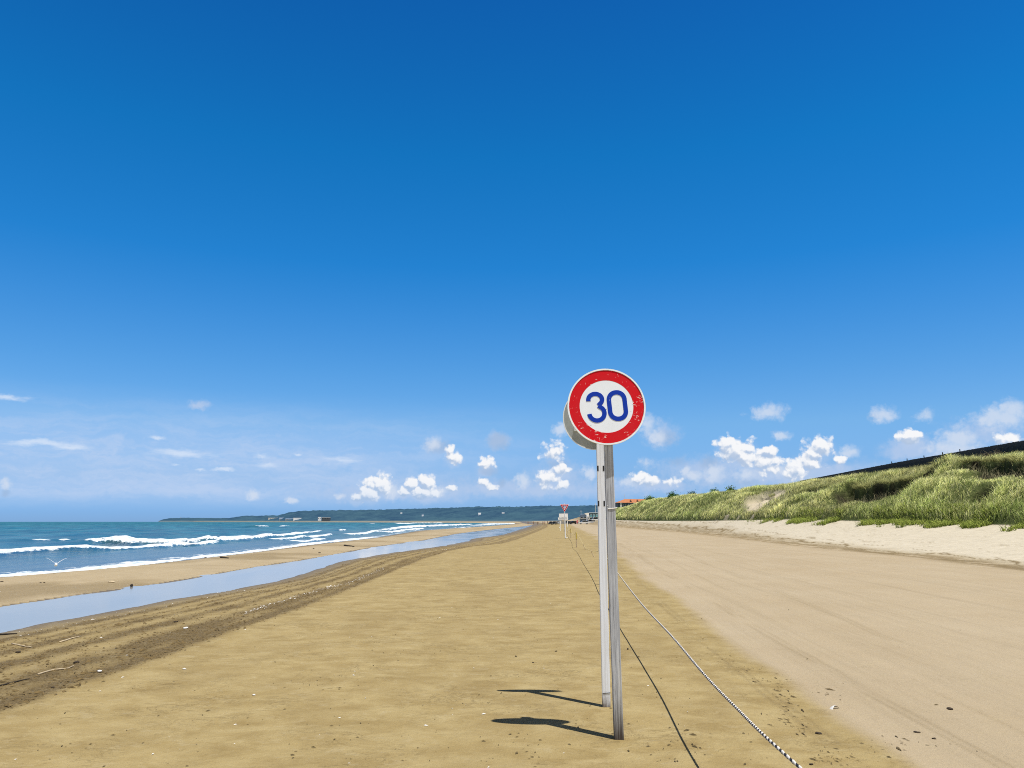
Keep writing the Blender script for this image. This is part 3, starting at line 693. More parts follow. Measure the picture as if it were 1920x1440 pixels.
def far_buildings():
    H = gable_house
    H('warehouse', 476, 487, 971.2, 975.5, M['cream'], M['cream'], 'low beige shed at the left end of the far harbour buildings', 'building', flat=True)
    H('exhibition_hall', 488, 501, 970.3, 975.8, M['white'], M['white'], 'bright white hall with a pointed roof on the far shore', 'building', tent=True, windows=2)
    H('warehouse', 504, 522, 971, 975.3, M['cream'], M['cream'], 'wide beige building right of the pointed white hall', 'building', windows=6, flat=True)
    H('warehouse', 524, 534, 970.5, 974.8, M['cream'], M['slate'], 'beige building with blue grey roof along the far shore', 'building')
    H('warehouse', 536, 549, 972, 975, M['cream'], M['slate'], 'low long building just left of the bright white block', 'building', windows=5)
    H('factory', 551, 566, 971.2, 974.6, M['white'], M['white'], 'long bright white flat block on the far shore', 'building', flat=True, windows=0)
    H('apartment_block', 596.5, 602, 969.7, 974.8, M['white'], M['white'], 'pale square tower block standing alone on the far shore', 'building', flat=True, windows=2)
    H('apartment_block', 604, 619, 970.5, 974.6, M['dark_wall'], M['white'], 'grey building with a pale roof right of the square tower', 'building', windows=5, flat=True)
    H('house', 364, 371, 973.8, 976.2, M['white'], M['white'], 'tiny white house near the tip of the headland', 'house', windows=1)
    H('house', 384, 388, 974.3, 976.4, M['white'], M['slate'], 'tiny house between the two white ones on the headland', 'house', windows=1)
    H('house', 396, 400, 973.4, 976, M['white'], M['white'], 'narrow white house in the middle of the headland shore', 'house', windows=1)
    H('house', 418, 431, 973.8, 976.6, M['cream'], M['slate'], 'wide pale house low on the headland shore', 'house', windows=4)
    t = empty('lighthouse', at(339, 972.5, hill_foot(339) + 110)); tag(t, 'little white lighthouse on top of the headland', 'lighthouse')
    MB().tube([(0, 0, -2), (0, 0, 6)], [2.2, 1.7], 10).build('tower', M['white'], t); MB().tube([(0, 0, 6), (0, 0, 8), (0, 0, 9.2)], [1.3, 1.3, .2], 10).build('lantern', M['glass'], t)
    for px, py, w, lab in ((704, 967.5, 5, 'white hillside house lowest left in the woods'), (724, 966.5, 8, 'widest white house among the hillside woods'), (745, 963.5, 5, 'white house with woods all round beside its larger neighbour'),
                           (751, 962.5, 4, 'small white house highest of the hillside cluster'), (791, 964.8, 4, 'lone small white house right of the hillside cluster'), (897, 962.8, 6, 'pale house half way up the central hill'), (941, 962.4, 6, 'pale house on the hill nearest the yield sign')):
        d = hill_foot(px) + 330; w = w * .8
        H('house', px, px + w, py - 1.1, py + .7, M['white'], M['slate' if px in (724, 791) else 'white'], lab, 'house', d=d, windows=2)
far_buildings()

# ------------------------------------------------------------------ hotel with the orange roof behind the dune
def hotel():
    Y = 470.; p = at(1158, 942, Y); x0 = p[0]; L, D = 34., 11.; ez = p[2]; rz = at(1170, 935.3, Y)[2]
    base = float(dune_z(np.array([x0 + 10]), np.array([Y]))[0]) - 1
    t = empty('hotel', (x0, Y, base)); tag(t, 'long hotel with orange hipped roof and dormers behind the dune', 'hotel'); E = ez - base; R = rz - base
    MB().box((L / 2, D / 2, E / 2), (L, D, E)).build('wall', M['dark_wall'], t)
    r = MB(); o = .9; r.v = [Vector(q) for q in ((-o, -o, E - .2), (L + o, -o, E - .2), (L + o, D + o, E - .2), (-o, D + o, E - .2), (5, D / 2, R), (L - 5, D / 2, R))]
    r.f = [[0, 1, 5, 4], [1, 2, 5], [2, 3, 4, 5], [3, 0, 4], [3, 2, 1, 0]]; roof = r.build('roof', M['tile'], t)
    for i in range(6):
        x = 8.0 + i * 4.1
        d = MB().prism([(-.75, E + .35), (.75, E + .35), (0, E + 1.75)], .5, 4.2, lambda u, v, q, x=x: (x + u, q, v)).build('dormer', M['tile'], t)
        MB().prism([(-.5, E + .42), (.5, E + .42), (0, E + 1.35)], .40, .5, lambda u, v, q, x=x: (x + u, q, v)).build('pane', M['glass'], d)
    for i in range(8):
        for s in (0, 1):
            x = 3.6 + i * 3.9; z = E - 1.75 - s * 3.1
            w = MB().box((x, -.06, z), (2.1, .16, 1.8)).build('window', M['white'], t)
            MB().box((x - .5, -.17, z), (.85, .06, 1.6)).box((x + .5, -.17, z), (.85, .06, 1.6)).build('pane', M['glass'], w)
    for i in range(4): MB().box((1.9 + i * 7.8, -.35, E / 2), (.9, .5, E)).build('pillar', M['cream'], t)
    MB().tube([(5, D / 2, R), (5, D / 2, R + 3)], .08, 6).build('lightning_rod', M['galv'], t)
hotel()

# ------------------------------------------------------------------ slatted fence on the dune
def fence():
    y0, y1 = 30.0, 111.0; off = 10.0
    t = empty('slat_fence', (float(toe(y0)) + off, y0, float(crestZ(y0)))); tag(t, 'long dark slatted windbreak fence on top of the dune', 'fence')
    top = tab({30: 7.55, 58: 7.62, 77: 7.6, 111: 7.32}); bx, by, bz = t.location
    n = int((y1 - y0) / .155); P = MB(); rn = random.Random(3)
    for i in range(n):
        y = y0 + (i + .5) * (y1 - y0) / n; x = float(toe(y)) + off; zt = float(top(y)) + rn.uniform(-.015, .015)
        zb = float(dune_z(np.array([x]), np.array([y]))[0]) - .25
        P.box((x - bx, y - by, (zt + zb) / 2 - bz), (.02, .115, zt - zb))
    P.build('slat_panel', M['fence'], t)
    for dz, nm in ((-.28, 'rail'), (-.95, 'rail')):
        MB().tube([(float(toe(y)) + off + .05 - bx, y - by, float(top(y)) + dz - bz) for y in np.linspace(y0, y1, 30)], .045, 6).build(nm, M['fence'], t)
    bk = MB()
    ys = np.linspace(y0, y1, 30)
    for a, b in zip(ys[:-1], ys[1:]):
        i = len(bk.v)
        for y, dz in ((a, -.16), (b, -.16), (b, -2.0), (a, -2.0)): bk.v.append(Vector((float(toe(y)) + off + .10 - bx, y - by, float(top(y)) + dz - bz)))
        bk.f.append([i, i + 1, i + 2, i + 3])
    bk.build('windbreak_net', M['fence'], t)
    for y in (36, 44, 52, 60, 67.5, 70.5, 74, 77.5, 81, 85, 91, 97, 104, 110.5):
        up = .22 if y in (70.5, 74, 77.5, 81, 67.5) else .02
        MB().box((float(toe(y)) + off + .16 - bx, y - by, float(top(y)) - 1.0 + up / 2 - bz), (.06, .06, 2.0 + up)).build('post', M['fence'], t)
fence()

# ------------------------------------------------------------------ shrubs on the dune
def shrub(px, lat, r, label, colour, h=None, n=900, twig=False):
    lo, hi = 40., 420.
    for _ in range(40):
        y = (lo + hi) / 2
        if at(px, 940, y)[0] > float(toe(y)) + lat: hi = y
        else: lo = y
    x = float(toe(y)) + lat; z = float(dune_z(np.array([x]), np.array([y]))[0])
    t = empty('shrub', (x, y, z - .1)); tag(t, label, 'shrub', 'shrubs on the dune')
    h = h or r * 1.1
    tr = MB(); rn = random.Random(int(px))
    for i in range(5):
        a = rn.uniform(0, 6.28); tr.tube([(0, 0, 0), (math.cos(a) * r * .25, math.sin(a) * r * .25, h * .4), (math.cos(a) * r * .6, math.sin(a) * r * .6, h * .85)], [.05 * r, .035 * r, .012 * r], 6)
    tr.build('stem', M['dark_wood'], t)
    cl = RNG.normal(0, 1, (14, 3)); cl /= np.linalg.norm(cl, axis=1)[:, None]; cl *= RNG.uniform(.2, .75, (14, 1))
    k = RNG.integers(0, 14, n); p = cl[k] + RNG.normal(0, .2, (n, 3)); p[:, 2] = np.abs(p[:, 2])
    p = p * np.array([r, r, h]); s = r * RNG.uniform(.05, .11, n)
    a = RNG.normal(0, 1, (n, 3)); a /= np.linalg.norm(a, axis=1)[:, None]; b = np.cross(a, RNG.normal(0, 1, (n, 3))); b /= np.linalg.norm(b, axis=1)[:, None]
    if twig: a = a * 2.2; b = b * .18
    V = np.stack([p - a * s[:, None], p + b * s[:, None] * .6, p + a * s[:, None], p - b * s[:, None] * .6], 1).reshape(-1, 3)
    i = np.arange(n) * 4; tint = np.array(colour)[None] * RNG.uniform(.5, 1.5, (n, 1)); tint = np.repeat(np.concatenate([tint, np.ones((n, 1))], 1), 4, 0)
    me = np_mesh('foliage', V, np.stack([i, i + 1, i + 2, i + 3], -1), {'tint': tint}, smooth=False)
    link_mesh('foliage', me, M['grass'], t)
shrub(1219, 9.5, 2.03, 'round green shrub on the crest beside the orange roof', (0.153, 0.255, 0.051), n=1200)
shrub(1262, 9.5, 2.03, 'dark green shrub standing up from the dune crest right of the roofed hotel', (0.068, 0.153, 0.034), h=2.2, n=1300)
shrub(1297, 9.5, 1.48, 'darkest small shrub on the crest, between two greener ones', (0.043, 0.093, 0.034), h=1.7, n=1000)
shrub(1340, 10, 1.40, 'low green shrub on the crest left of the sand slump', (0.119, 0.204, 0.043), h=1.6, n=1000)
shrub(1372, 10, 1.48, 'bushy green shrub on the crest nearest the sand slump', (0.102, 0.187, 0.034), h=1.7, n=1000)
shrub(1868, 9.2, 1.15, 'dry brown twiggy shrub in front of the dark fence', (.15, .13, .09), h=.95, n=2200, twig=True)
shrub(1835, 9.0, .9, 'small dry twiggy shrub just left of the larger brown one', (.10, .09, .05), h=.8, n=1200, twig=True)
shrub(1893, 9.4, .8, 'small yellow green shrub right of the dry brown one', (.16, .24, .03), h=.8, n=700)

# ------------------------------------------------------------------ speed sign in front
def post_mesh(mb, w, d, h, lean, n=14, wob=.0015, seed=0):
    rn = random.Random(seed); b = len(mb.v)
    for i in range(n + 1):
        f = i / n; z = -.35 + (h + .35) * f; cx = lean * max(z, 0) / h
        for sx, sy in ((-1, -1), (1, -1), (1, 1), (-1, 1)):
            mb.v.append(Vector((cx + sx * w / 2 + rn.uniform(-wob, wob), sy * d / 2 + rn.uniform(-wob, wob), z)))
    for i in range(n):
        for k in range(4):
            j = (k + 1) % 4; mb.f.append([b + i * 4 + k, b + i * 4 + j, b + i * 4 + 4 + j, b + i * 4 + 4 + k])
    mb.f.append([b + 3, b + 2, b + 1, b]); e = b + n * 4; mb.f.append([e, e + 1, e + 2, e + 3]); return mb
def circle(r, n=96, cx=0, cz=0): return [(cx + r * math.cos(2 * math.pi * i / n), cz + r * math.sin(2 * math.pi * i / n)) for i in range(n)]
def stroke(path, w):
    """A flat pen stroke of width w along a path: (left side, right side)."""
    L, R = [], []
    for i, p in enumerate(path):
        a = path[max(i - 1, 0)]; b = path[min(i + 1, len(path) - 1)]; dx, dz = b[0] - a[0], b[1] - a[1]; q = math.hypot(dx, dz) or 1
        L.append((p[0] - dz / q * w / 2, p[1] + dx / q * w / 2)); R.append((p[0] + dz / q * w / 2, p[1] - dx / q * w / 2))
    return L, R
def arc(cx, cz, rx, rz, a0, a1, n=28): return [(cx + rx * math.cos(math.radians(a0 + (a1 - a0) * i / n)), cz + rz * math.sin(math.radians(a0 + (a1 - a0) * i / n))) for i in range(n + 1)]
def speed_sign():
    t = empty('speed_limit_sign', (.799, 6.165, 0)); tag(t, 'round red bordered sign reading 30 on a grey weathered timber post', 'road sign')
    post_mesh(MB(), .068, .068, 2.72, -.038, 18, .0016, 4).build('post', M['timber'], t, bevel=.003)
    R = .311; c = at(1137, 762.3, 6.105); tl = math.radians(4.5)
    pl = MB().ribbon(circle(R), circle(R - .012), -.012, .006, lambda u, v, d: (u, d, v)).prism(circle(R - .012), -.004, 0, lambda u, v, d: (u, d, v)).build('sign_plate', M['rim'], t)
    pl.location = (c[0] - .799, 6.105 - 6.165, c[2]); pl.rotation_euler = (math.radians(-4.5), 0, 0)
    # local axes: x right, -y toward the road, z up; the printed face is turned a little on its bolts
    rt = lambda u, v, d: (u * math.cos(-tl) + v * math.sin(-tl), d, -u * math.sin(-tl) + v * math.cos(-tl))
    fn = lambda u, v, d: (u * math.cos(tl) - v * math.sin(tl), d, u * math.sin(tl) + v * math.cos(tl))
    MB().ribbon(circle(.297), circle(.214), -.0075, -.0055, fn).build('red_border', M['red'], pl)
    MB().prism(circle(.2145), -.0066, -.0045, fn).build('white_centre', M['sign_white'], pl)
    w = .035
    # 3: two open bowls meeting in a point at the middle; 0: a tall stadium
    up = arc(-.084, .062, .055, .047, 178, -46, 30); lo = arc(-.082, -.050, .060, .059, 50, -178, 34)
    up = [(-.139, .052)] + up[1:] + [(-.064, .012)]; lo = [(-.064, .010)] + lo[2:]
    m = MB(); L, Rr = stroke(up, w); m.ribbon(L, Rr, -.0090, -.0070, fn, closed=False); L, Rr = stroke(lo, w); m.ribbon(L, Rr, -.0093, -.0070, fn, closed=False); m.build('numeral', M['blue'], pl)
    def stadium(hw, hh, r, n=20):
        return arc(.087 + hw - r, hh - r, r, r, 0, 90, n) + arc(.087 - hw + r, hh - r, r, r, 90, 180, n) + arc(.087 - hw + r, -hh + r, r, r, 180, 270, n) + arc(.087 + hw - r, -hh + r, r, r, 270, 360, n)
    MB().ribbon(stadium(.080, .126, .077), stadium(.045, .090, .043), -.0090, -.0070, fn).build('numeral', M['blue'], pl)
    for z in (.13, -.13):
        MB().box((0, .018, z), (.34, .022, .035)).build('bracket', M['galv'], pl)
    # twine tied round the post, and a knot hole
    k = MB(); q = .036
    zt = at(1143, 954, 6.13)[2]
    k.tube([(-.013 + a * q, b * q, zt + .003 * i) for i, (a, b) in enumerate(((-1, -1), (0, -1.05), (1, -1), (1.05, 0), (1, 1), (0, 1.05), (-1, 1), (-1.05, 0), (-1, -1)))], .0035, 6).build('twine', M['shell'], t)
speed_sign()
def back_sign():
    t = empty('round_sign', (.829, 7.182, 0)); tag(t, 'white painted post with the plain grey back of a round sign behind the 30 sign', 'road sign')
    p = post_mesh(MB(), .069, .05, 2.78, -.012, 16, .0012, 9).build('post', M['white_post'], t, bevel=.003)
    c = at(1116, 783, 7.24); R = .305
    pl = MB().prism(circle(R - .008), -.002, .002, lambda u, v, d: (u, d, v)).build('sign_plate', M['alu'], t)
    MB().ribbon(circle(R), circle(R - .0085), -.006, .004, lambda u, v, d: (u, d, v)).build('rim', M['rim'], pl)
    pl.location = (c[0] - .829, 7.24 - 7.182, c[2]); pl.rotation_euler = (math.radians(3), 0, 0)
    for z in (.115, -.115): MB().box((0, -.016, z), (.40, .022, .03)).build('stiffener', M['galv'], pl)
    for py in (878, 944):
        z = at(1128, py, 7.15)[2]
        for s in (-1, 1): MB().box((-.011 + s * .0262, -.0235, z), (.0135, .008, .048)).build('strap_clip', M['black'], t)
    MB().tube([(-.034, -.027, .115), (.034, -.027, .122)], .0025, 6).build('wire_tie', M['dark_wood'], t)
back_sign()

# ------------------------------------------------------------------ rope barrier
POSTS = [(1.25, -8.3), (2.40, 20.4), (4.01, 49.1), (5.79, 77.5), (7.45, 106), (9.0, 134.5)]
def rope_posts():
    labs = [None, 'low rope post hidden behind the white sign post, nearest of the row', 'yellow topped rope post, nearest one standing clear of the signs', 'rope post beside the yield sign pole', 'tiny rope post just beyond the yield sign', 'farthest tiny rope post before the white notice board']
    for (x, y), lab in zip(POSTS, labs):
        if lab is None: continue
        z = gz(x, y); t = empty('rope_post', (x, y, z)); tag(t, lab, 'post', 'posts of the rope barrier')
        MB().tube([(0, 0, -.3), (0, 0, .52)], .035, 10).build('stake', M['stick'], t)
        MB().tube([(0, 0, .52), (0, 0, .93), (0, 0, .96)], [.042, .042, .03], 10).build('sleeve', M['yellow'], t)
rope_posts()
def rope():
    k = N('striped_rope')
    uv = k.attr('lay'); s = k.n('ShaderNodeSeparateColor'); k.l(uv.outputs['Color'], s.inputs[0])
    f = k.math('FRACT', k.math('ADD', k.math('MULTIPLY', s.outputs[0], 1 / .042), s.outputs[1]))
    st = k.ramp(f, [(.0, 0.), (.56, 0.), (.60, 1.), (.96, 1.), (1., 0.)])
    fz = k.noise(k.pos, 220, 3)
    c = k.mix(st, k.mix(fz, (.62, .58, .52), (.86, .82, .76)), (.012, .012, .022))
    c = k.mix(k.ramp(k.math('DIVIDE', s.outputs[0], 60.), [(.33, 0.), (.55, 1.)]), c, (.62, .5, .22))
    k.set(Base_Color=c, Roughness=.8)
    # surveyed line: hangs low between the near posts, then post to post
    ctrl = [(1.25, -8.3, .9), (1.25, -4, .62), (1.28, 0, .5), (1.33, 3.8, .48), (1.34, 4.9, .505), (1.385, 5.9, .52), (1.52, 7.65, .525), (1.685, 10.5, .555), (1.94, 14.5, .66), (2.15, 17.9, .775), (2.37, 20.4, .93),
            (2.52, 23.5, .72), (2.68, 26.6, .62), (2.95, 31.5, .56), (3.25, 36.2, .60), (3.65, 42.5, .73), (3.99, 49.1, .93)]
    for (xa, ya), (xb, yb) in zip(POSTS[2:-1], POSTS[3:]):
        for f_ in (.25, .5, .75, 1.0):
            ctrl.append((xa + (xb - xa) * f_, ya + (yb - ya) * f_, .93 - 1.3 * f_ * (1 - f_) + (gz(xb, yb) * f_ if yb > 60 else 0)))
    C = np.array(ctrl); s_ = np.concatenate([[0], np.cumsum(np.linalg.norm(np.diff(C, axis=0), axis=1))])
    # Catmull-Rom through the points
    def cr(sv):
        i = np.clip(np.searchsorted(s_, sv, 'right') - 1, 0, len(C) - 2); u = ((sv - s_[i]) / (s_[i + 1] - s_[i]))[:, None]
        p1, p2 = C[i], C[i + 1]; p0, p3 = C[np.maximum(i - 1, 0)], C[np.minimum(i + 2, len(C) - 1)]
        return .5 * (2 * p1 + (p2 - p0) * u + (2 * p0 - 5 * p1 + 4 * p2 - p3) * u ** 2 + (3 * p1 - p0 - 3 * p2 + p3) * u ** 3)
    sv = np.concatenate([np.arange(0, 10, .03), np.arange(10, 24, .006), np.arange(24, 34, .02), np.arange(34, s_[-1], .12)])
    P = cr(sv); D = np.gradient(P, axis=0); D /= np.linalg.norm(D, axis=1)[:, None]
    X = np.cross([0, 0, 1.], D); X /= np.linalg.norm(X, axis=1)[:, None]; Yv = np.cross(D, X)
    nk = 12; rad = .0078; ang = np.arange(nk) * 2 * math.pi / nk
    tw = sv * 2 * math.pi / .084
    rr = rad * (1 + .16 * np.cos(2 * (ang[None, :] - tw[:, None])) * (sv < 40)[:, None])
    rr = rr * np.clip(1 + (sv - 40) / 60, 1, 1.9)[:, None]
    V = P[:, None] + rr[..., None] * (np.cos(ang)[None, :, None] * X[:, None] + np.sin(ang)[None, :, None] * Yv[:, None])
    n = len(sv); a = np.arange(n - 1)[:, None] * nk + np.arange(nk)[None]; b = np.arange(n - 1)[:, None] * nk + (np.arange(nk)[None] + 1) % nk
    Fq = np.stack([a, b, b + nk, a + nk], -1).reshape(-1, 4)
    lay = np.zeros((n, nk, 4)); lay[..., 0] = sv[:, None]; lay[..., 1] = 1 - np.broadcast_to(ang / (2 * math.pi), (n, nk)); lay[..., 3] = 1
    me = np_mesh('barrier_rope', V.reshape(-1, 3), Fq, {'lay': lay.reshape(-1, 4)})
    o = link_mesh('barrier_rope', me, k.m); tag(o, 'white rope with dark spiral stripes sagging between low posts', 'rope')
    for px, py, z, l in ((1108.6, 1033.5, .63, .20), (1093.5, 1021, .6, .22)):
        q = gp(px, py, z); MB().tube([q + np.array([0, 0, .02]), q + np.array([.03, 0, -.08]), q + np.array([.10, -.02, -l])], [.016, .012, .015], 6).build('knot_tail', M['stick'], o)
rope()

# ------------------------------------------------------------------ yield sign and notice board
def text_mesh(body, size, name, m, parent, loc, rx=math.pi / 2, ex=.004):
    cu = bpy.data.curves.new(name, 'FONT'); cu.body = body; cu.size = size; cu.align_x = 'CENTER'; cu.align_y = 'CENTER'; cu.extrude = ex; cu.space_line = .95
    tmp = bpy.data.objects.new(name, cu); COL.objects.link(tmp); dg = bpy.context.evaluated_depsgraph_get()
    me = bpy.data.meshes.new_from_object(tmp.evaluated_get(dg)); bpy.data.objects.remove(tmp)
    o = link_mesh(name, me, m, parent); o.location = loc; o.rotation_euler = (rx, 0, 0); return o
def yield_sign():
    p = gp(1060.3, 1010, 0); x, y = p[0], p[1]; t = empty('slow_sign', (x, y, gz(x, y))); tag(t, 'inverted triangle sign with red border on a tall white pole', 'road sign')
    c = at(1058.3, 950.5, y); x = x
    MB().tube([(0, 0, -.3), (-.08, 0, 3.3)], .055, 12).build('pole', M['white_post'], t)
    z0 = at(1058, 945.6, y)[2] - t.location.z; z1 = at(1058, 960.5, y)[2] - t.location.z; hw = .43
    def tri(k, rr=.0):
        cz = z0 - (z0 - z1) * .36; pts = []
        for u, v, a0 in ((-hw, z0, 90), (hw, z0, -30), (0, z1, 210)):
            uu, vv = u * k, cz + (v - cz) * k
            pts.append((uu, vv))
        out = []
        for i, pnt in enumerate(pts):
            a, b = pts[i - 1], pts[(i + 1) % 3]
            for s in (.07, .02): out.append((pnt[0] + (a[0] - pnt[0]) * s, pnt[1] + (a[1] - pnt[1]) * s))
            for s in (.02, .07): out.append((pnt[0] + (b[0] - pnt[0]) * s, pnt[1] + (b[1] - pnt[1]) * s))
        return out
    fn = lambda u, v, d: (u - .06, d, v)
    pl = MB().prism(tri(1.0), -.085, -.07, fn).build('sign_plate', M['rim'], t)
    MB().ribbon(tri(.90), tri(.58), -.092, -.086, fn).build('red_border', M['red'], pl)
    cz = z0 - (z0 - z1) * .26
    text_mesh('徐行', .19, 'lettering', M['blue'], pl, (-.06, -.094, cz - .03)); text_mesh('SLOW', .075, 'lettering', M['blue'], pl, (-.06, -.094, cz - .16))
yield_sign()
def notice_board():
    p = gp(1047.3, 991, .35); x, y = p[0], p[1]; z = gz(x, y); y = y - 5; z = gz(x, y)
    t = empty('notice_board', (x, y, z)); tag(t, 'tall white notice board on two thin white legs', 'notice board'); s = y / F
    zt = at(1047, 963, y)[2] - z; zm = at(1047, 969.4, y)[2] - z; zl = at(1047, 970.2, y)[2] - z; zb = at(1047, 974.5, y)[2] - z
    for q in (0, 1.28): MB().box((q, 0, zt / 2 - .2), (.12, .1, zt + .4)).build('leg', M['white'], t)
    MB().box((.55, -.08, (zt + zm) / 2), (1.5, .05, zt - zm)).build('board', M['white'], t)
    b = MB().box((.5, -.08, (zl + zb) / 2), (1.75, .05, zl - zb)).build('board', M['white'], t)
    MB().box((.5, -.11, (zl + zb) / 2 - .03), (1.35, .02, .07)).build('lettering', M['dark_wall'], b)
    MB().box((.64, .06, zb - .6), (1.28, .04, .06)).build('crossbar', M['white'], t)
notice_board()

# ------------------------------------------------------------------ beach huts, cars, banner, masts in the distance
def hut(px0, px1, ptop, pbase, y, wall, roof, label, npan, pan, flat=False):
    a, b, tp = at(px0, pbase, y), at(px1, pbase, y), at(px0, ptop, y)
    w = b[0] - a[0]; h = tp[2] - a[2]; cx = (a[0] + b[0]) / 2; g = min(a[2], gz(cx, y) + .3)
    t = empty('beach_hut', (cx, y, g)); tag(t, label, 'beach hut'); up = a[2] - g; D = 4.; e = up + h * (.9 if flat else .6)
    MB().box((0, 0, e / 2 - .3), (w, D, e + .6)).build('wall', wall, t)
    if flat: MB().box((0, -.3, e + h * .05), (w * 1.08, D + 1.2, h * .1)).build('roof', roof, t)
    else: MB().prism([(-w * .56, e), (w * .56, e), (w * .1, up + h), (-w * .1, up + h)], -D / 2 - .5, D / 2 + .3, lambda u, v, q: (u, q, v)).build('roof', roof, t)
    for i in range(npan):
        xx = (i + .5) / npan * w - w / 2
        f = MB().box((xx, -D / 2 - .03, e * .55 + up * .2), (w / npan * .72, .1, (e - up) * .62)).build('window', M['white'], t)
        MB().box((xx, -D / 2 - .1, e * .55 + up * .2), (w / npan * .56, .06, (e - up) * .5)).build('pane', pan, f)
    MB().box((0, -D / 2 - 1.0, up * .9), (w * 1.02, 1.9, .2)).build('deck', M['cream'], t)
hut(1052.5, 1064.5, 962.3, 971.5, 430, M['cream'], M['slate'], 'low grey beach hut with dark windows behind the notice board', 4, M['glass'], True)
hut(1087.5, 1099.5, 963.3, 971.0, 420, M['slate'], M['slate'], 'blue grey hut with sloping roof left of the dark teal one', 2, M['glass'])
hut(1105.0, 1121.0, 961.2, 970.5, 415, M['teal'], M['white'], 'dark teal beach house with a turquoise doorway', 3, M['turq'], True)
for px0, px1, pt, pb, y, lab in ((1100.0, 1104.5, 965.0, 972, 405, 'small white cabin squeezed between the blue grey hut and the teal house'),):
    hut(px0, px1, pt, pb, y, M['white'], M['white'], lab, 1, M['glass'])

def car(px, py, y, length, yaw, paint, label, van=False):
    x = at(px, py, y)[0]; z = gz(x, y); t = empty('parked_car', (x, y, z), yaw); tag(t, label, 'car', 'cars parked far down the beach')
    L = length; h = 1.95 if van else 1.5; W = 1.7
    low = [(-L / 2, .35), (-L / 2 + .05, .78), (-L / 2 + .25, .92), (L / 2 - .15, .95), (L / 2, .7), (L / 2 - .02, .35)]
    cab = [(-L * .28, .93), (-L * .13, h), (L * .36, h - .03), (L * .46, .94)] if not van else [(-L * .42, .93), (-L * .33, h), (L * .47, h), (L * .49, .94)]
    MB().prism(low, -W / 2, W / 2, lambda u, v, d: (u, d, v)).prism(cab, -W / 2 + .08, W / 2 - .08, lambda u, v, d: (u, d, v)).build('body', paint, t, bevel=.03)
    for s in (-1, 1):
        q = [(c[0] * .93 + L * .005, c[1] * .92 + (.10 if c[1] < 1 else .02)) for c in cab]
        MB().prism(q, s * (W / 2 - .085), s * (W / 2 - .06), lambda u, v, d: (u, d, v)).build('window', M['glass'], t)
        MB().box((-L / 2 + .02, s * .58, .68), (.08, .32, .16)).build('headlight', M['galv'], t); MB().box((L / 2 - .02, s * .62, .74), (.06, .26, .2)).build('tail_light', M['red'], t)
        for u in (-L * .31, L * .30):
            w = MB().tube([(u, s * (W / 2 - .22), .31), (u, s * (W / 2 + .01), .31)], .31, 18).build('wheel', M['tyre'], t)
            MB().tube([(u, s * (W / 2), .31), (u, s * (W / 2 + .025), .31)], .19, 14).build('rim', M['rimm'], w)
    c0, c1 = cab[0], cab[1]; a = math.atan2(c1[1] - c0[1], c1[0] - c0[0]); ln = math.hypot(c1[1] - c0[1], c1[0] - c0[0])
    MB().box(((c0[0] + c1[0]) / 2 - .012, 0, (c0[1] + c1[1]) / 2), (ln * .8, W - .4, .03), rot(0, -a, 0)).build('windscreen', M['glass'], t)
    return t
dk = simple('black_car_paint', (.012, .013, .016), .2, .1, 3); wh = simple('white_car_paint', (.72, .72, .72), .25, .05, 3); nv = simple('navy_car_paint', (.015, .022, .045), .2, .1, 3); sv = simple('silver_car_paint', (.38, .4, .42), .3, .06, 3)
car(1034, 976.4, 372, 3.9, 1.1, dk, 'dark car parked farthest left at the water side'); car(1040.3, 976.4, 368, 4.0, 1.25, dk, 'dark car second from the left at the water side')
car(1064.8, 976.4, 360, 4.3, .9, nv, 'dark car parked just right of the slow sign pole'); car(1075.4, 976.6, 362, 4.4, .45, dk, 'dark car beside the pink banner')
car(1094.5, 976.6, 340, 4.5, .08, wh, 'long white car seen from its side in front of the huts'); car(1107.5, 974.2, 380, 4.2, .2, wh, 'white car parked under the teal beach house, left of its pair', True)
car(1117.2, 974.2, 378, 4.2, .2, wh, 'white car parked under the teal beach house, beside the sign posts', True); car(1046.0, 976.3, 380, 3.6, 1.3, sv, 'silver car partly behind the notice board')
def banner():
    x = at(1082.3, 976, 345)[0]; t = empty('banner', (x, 345, gz(x, 345))); tag(t, 'pinkish red upright cloth banner beside the parked cars', 'banner')
    MB().tube([(-.35, 0, -.2), (-.35, 0, 2.0)], .03, 6).build('pole', M['white'], t)
    b = MB(); n = 8
    for i in range(n + 1):
        for u in (0, 1): b.v.append(Vector((-.32 + .62 * u, .08 * math.sin(i * .9 + u * 2), .45 + 1.45 * i / n)))
    for i in range(n): b.f.append([2 * i, 2 * i + 1, 2 * i + 3, 2 * i + 2])
    b.build('cloth', M['pink'], t)
banner()
for px, pt, pb, y, lab in ((1117.0, 943.5, 968, 520, 'tall thin utility pole above the teal beach house'), (1089.5, 956.5, 968, 520, 'short utility pole above the blue grey hut')):
    a, b = at(px, pb, y), at(px, pt, y); g = gz(a[0], y)
    t = empty('utility_pole', (a[0], y, g)); tag(t, lab, 'utility pole')
    MB().tube([(0, 0, -.5), (0, 0, b[2] - g)], [.16, .10], 8).build('pole', M['cream'], t); MB().box((0, 0, b[2] - g - .7), (1.7, .1, .1)).build('crossarm', M['cream'], t)

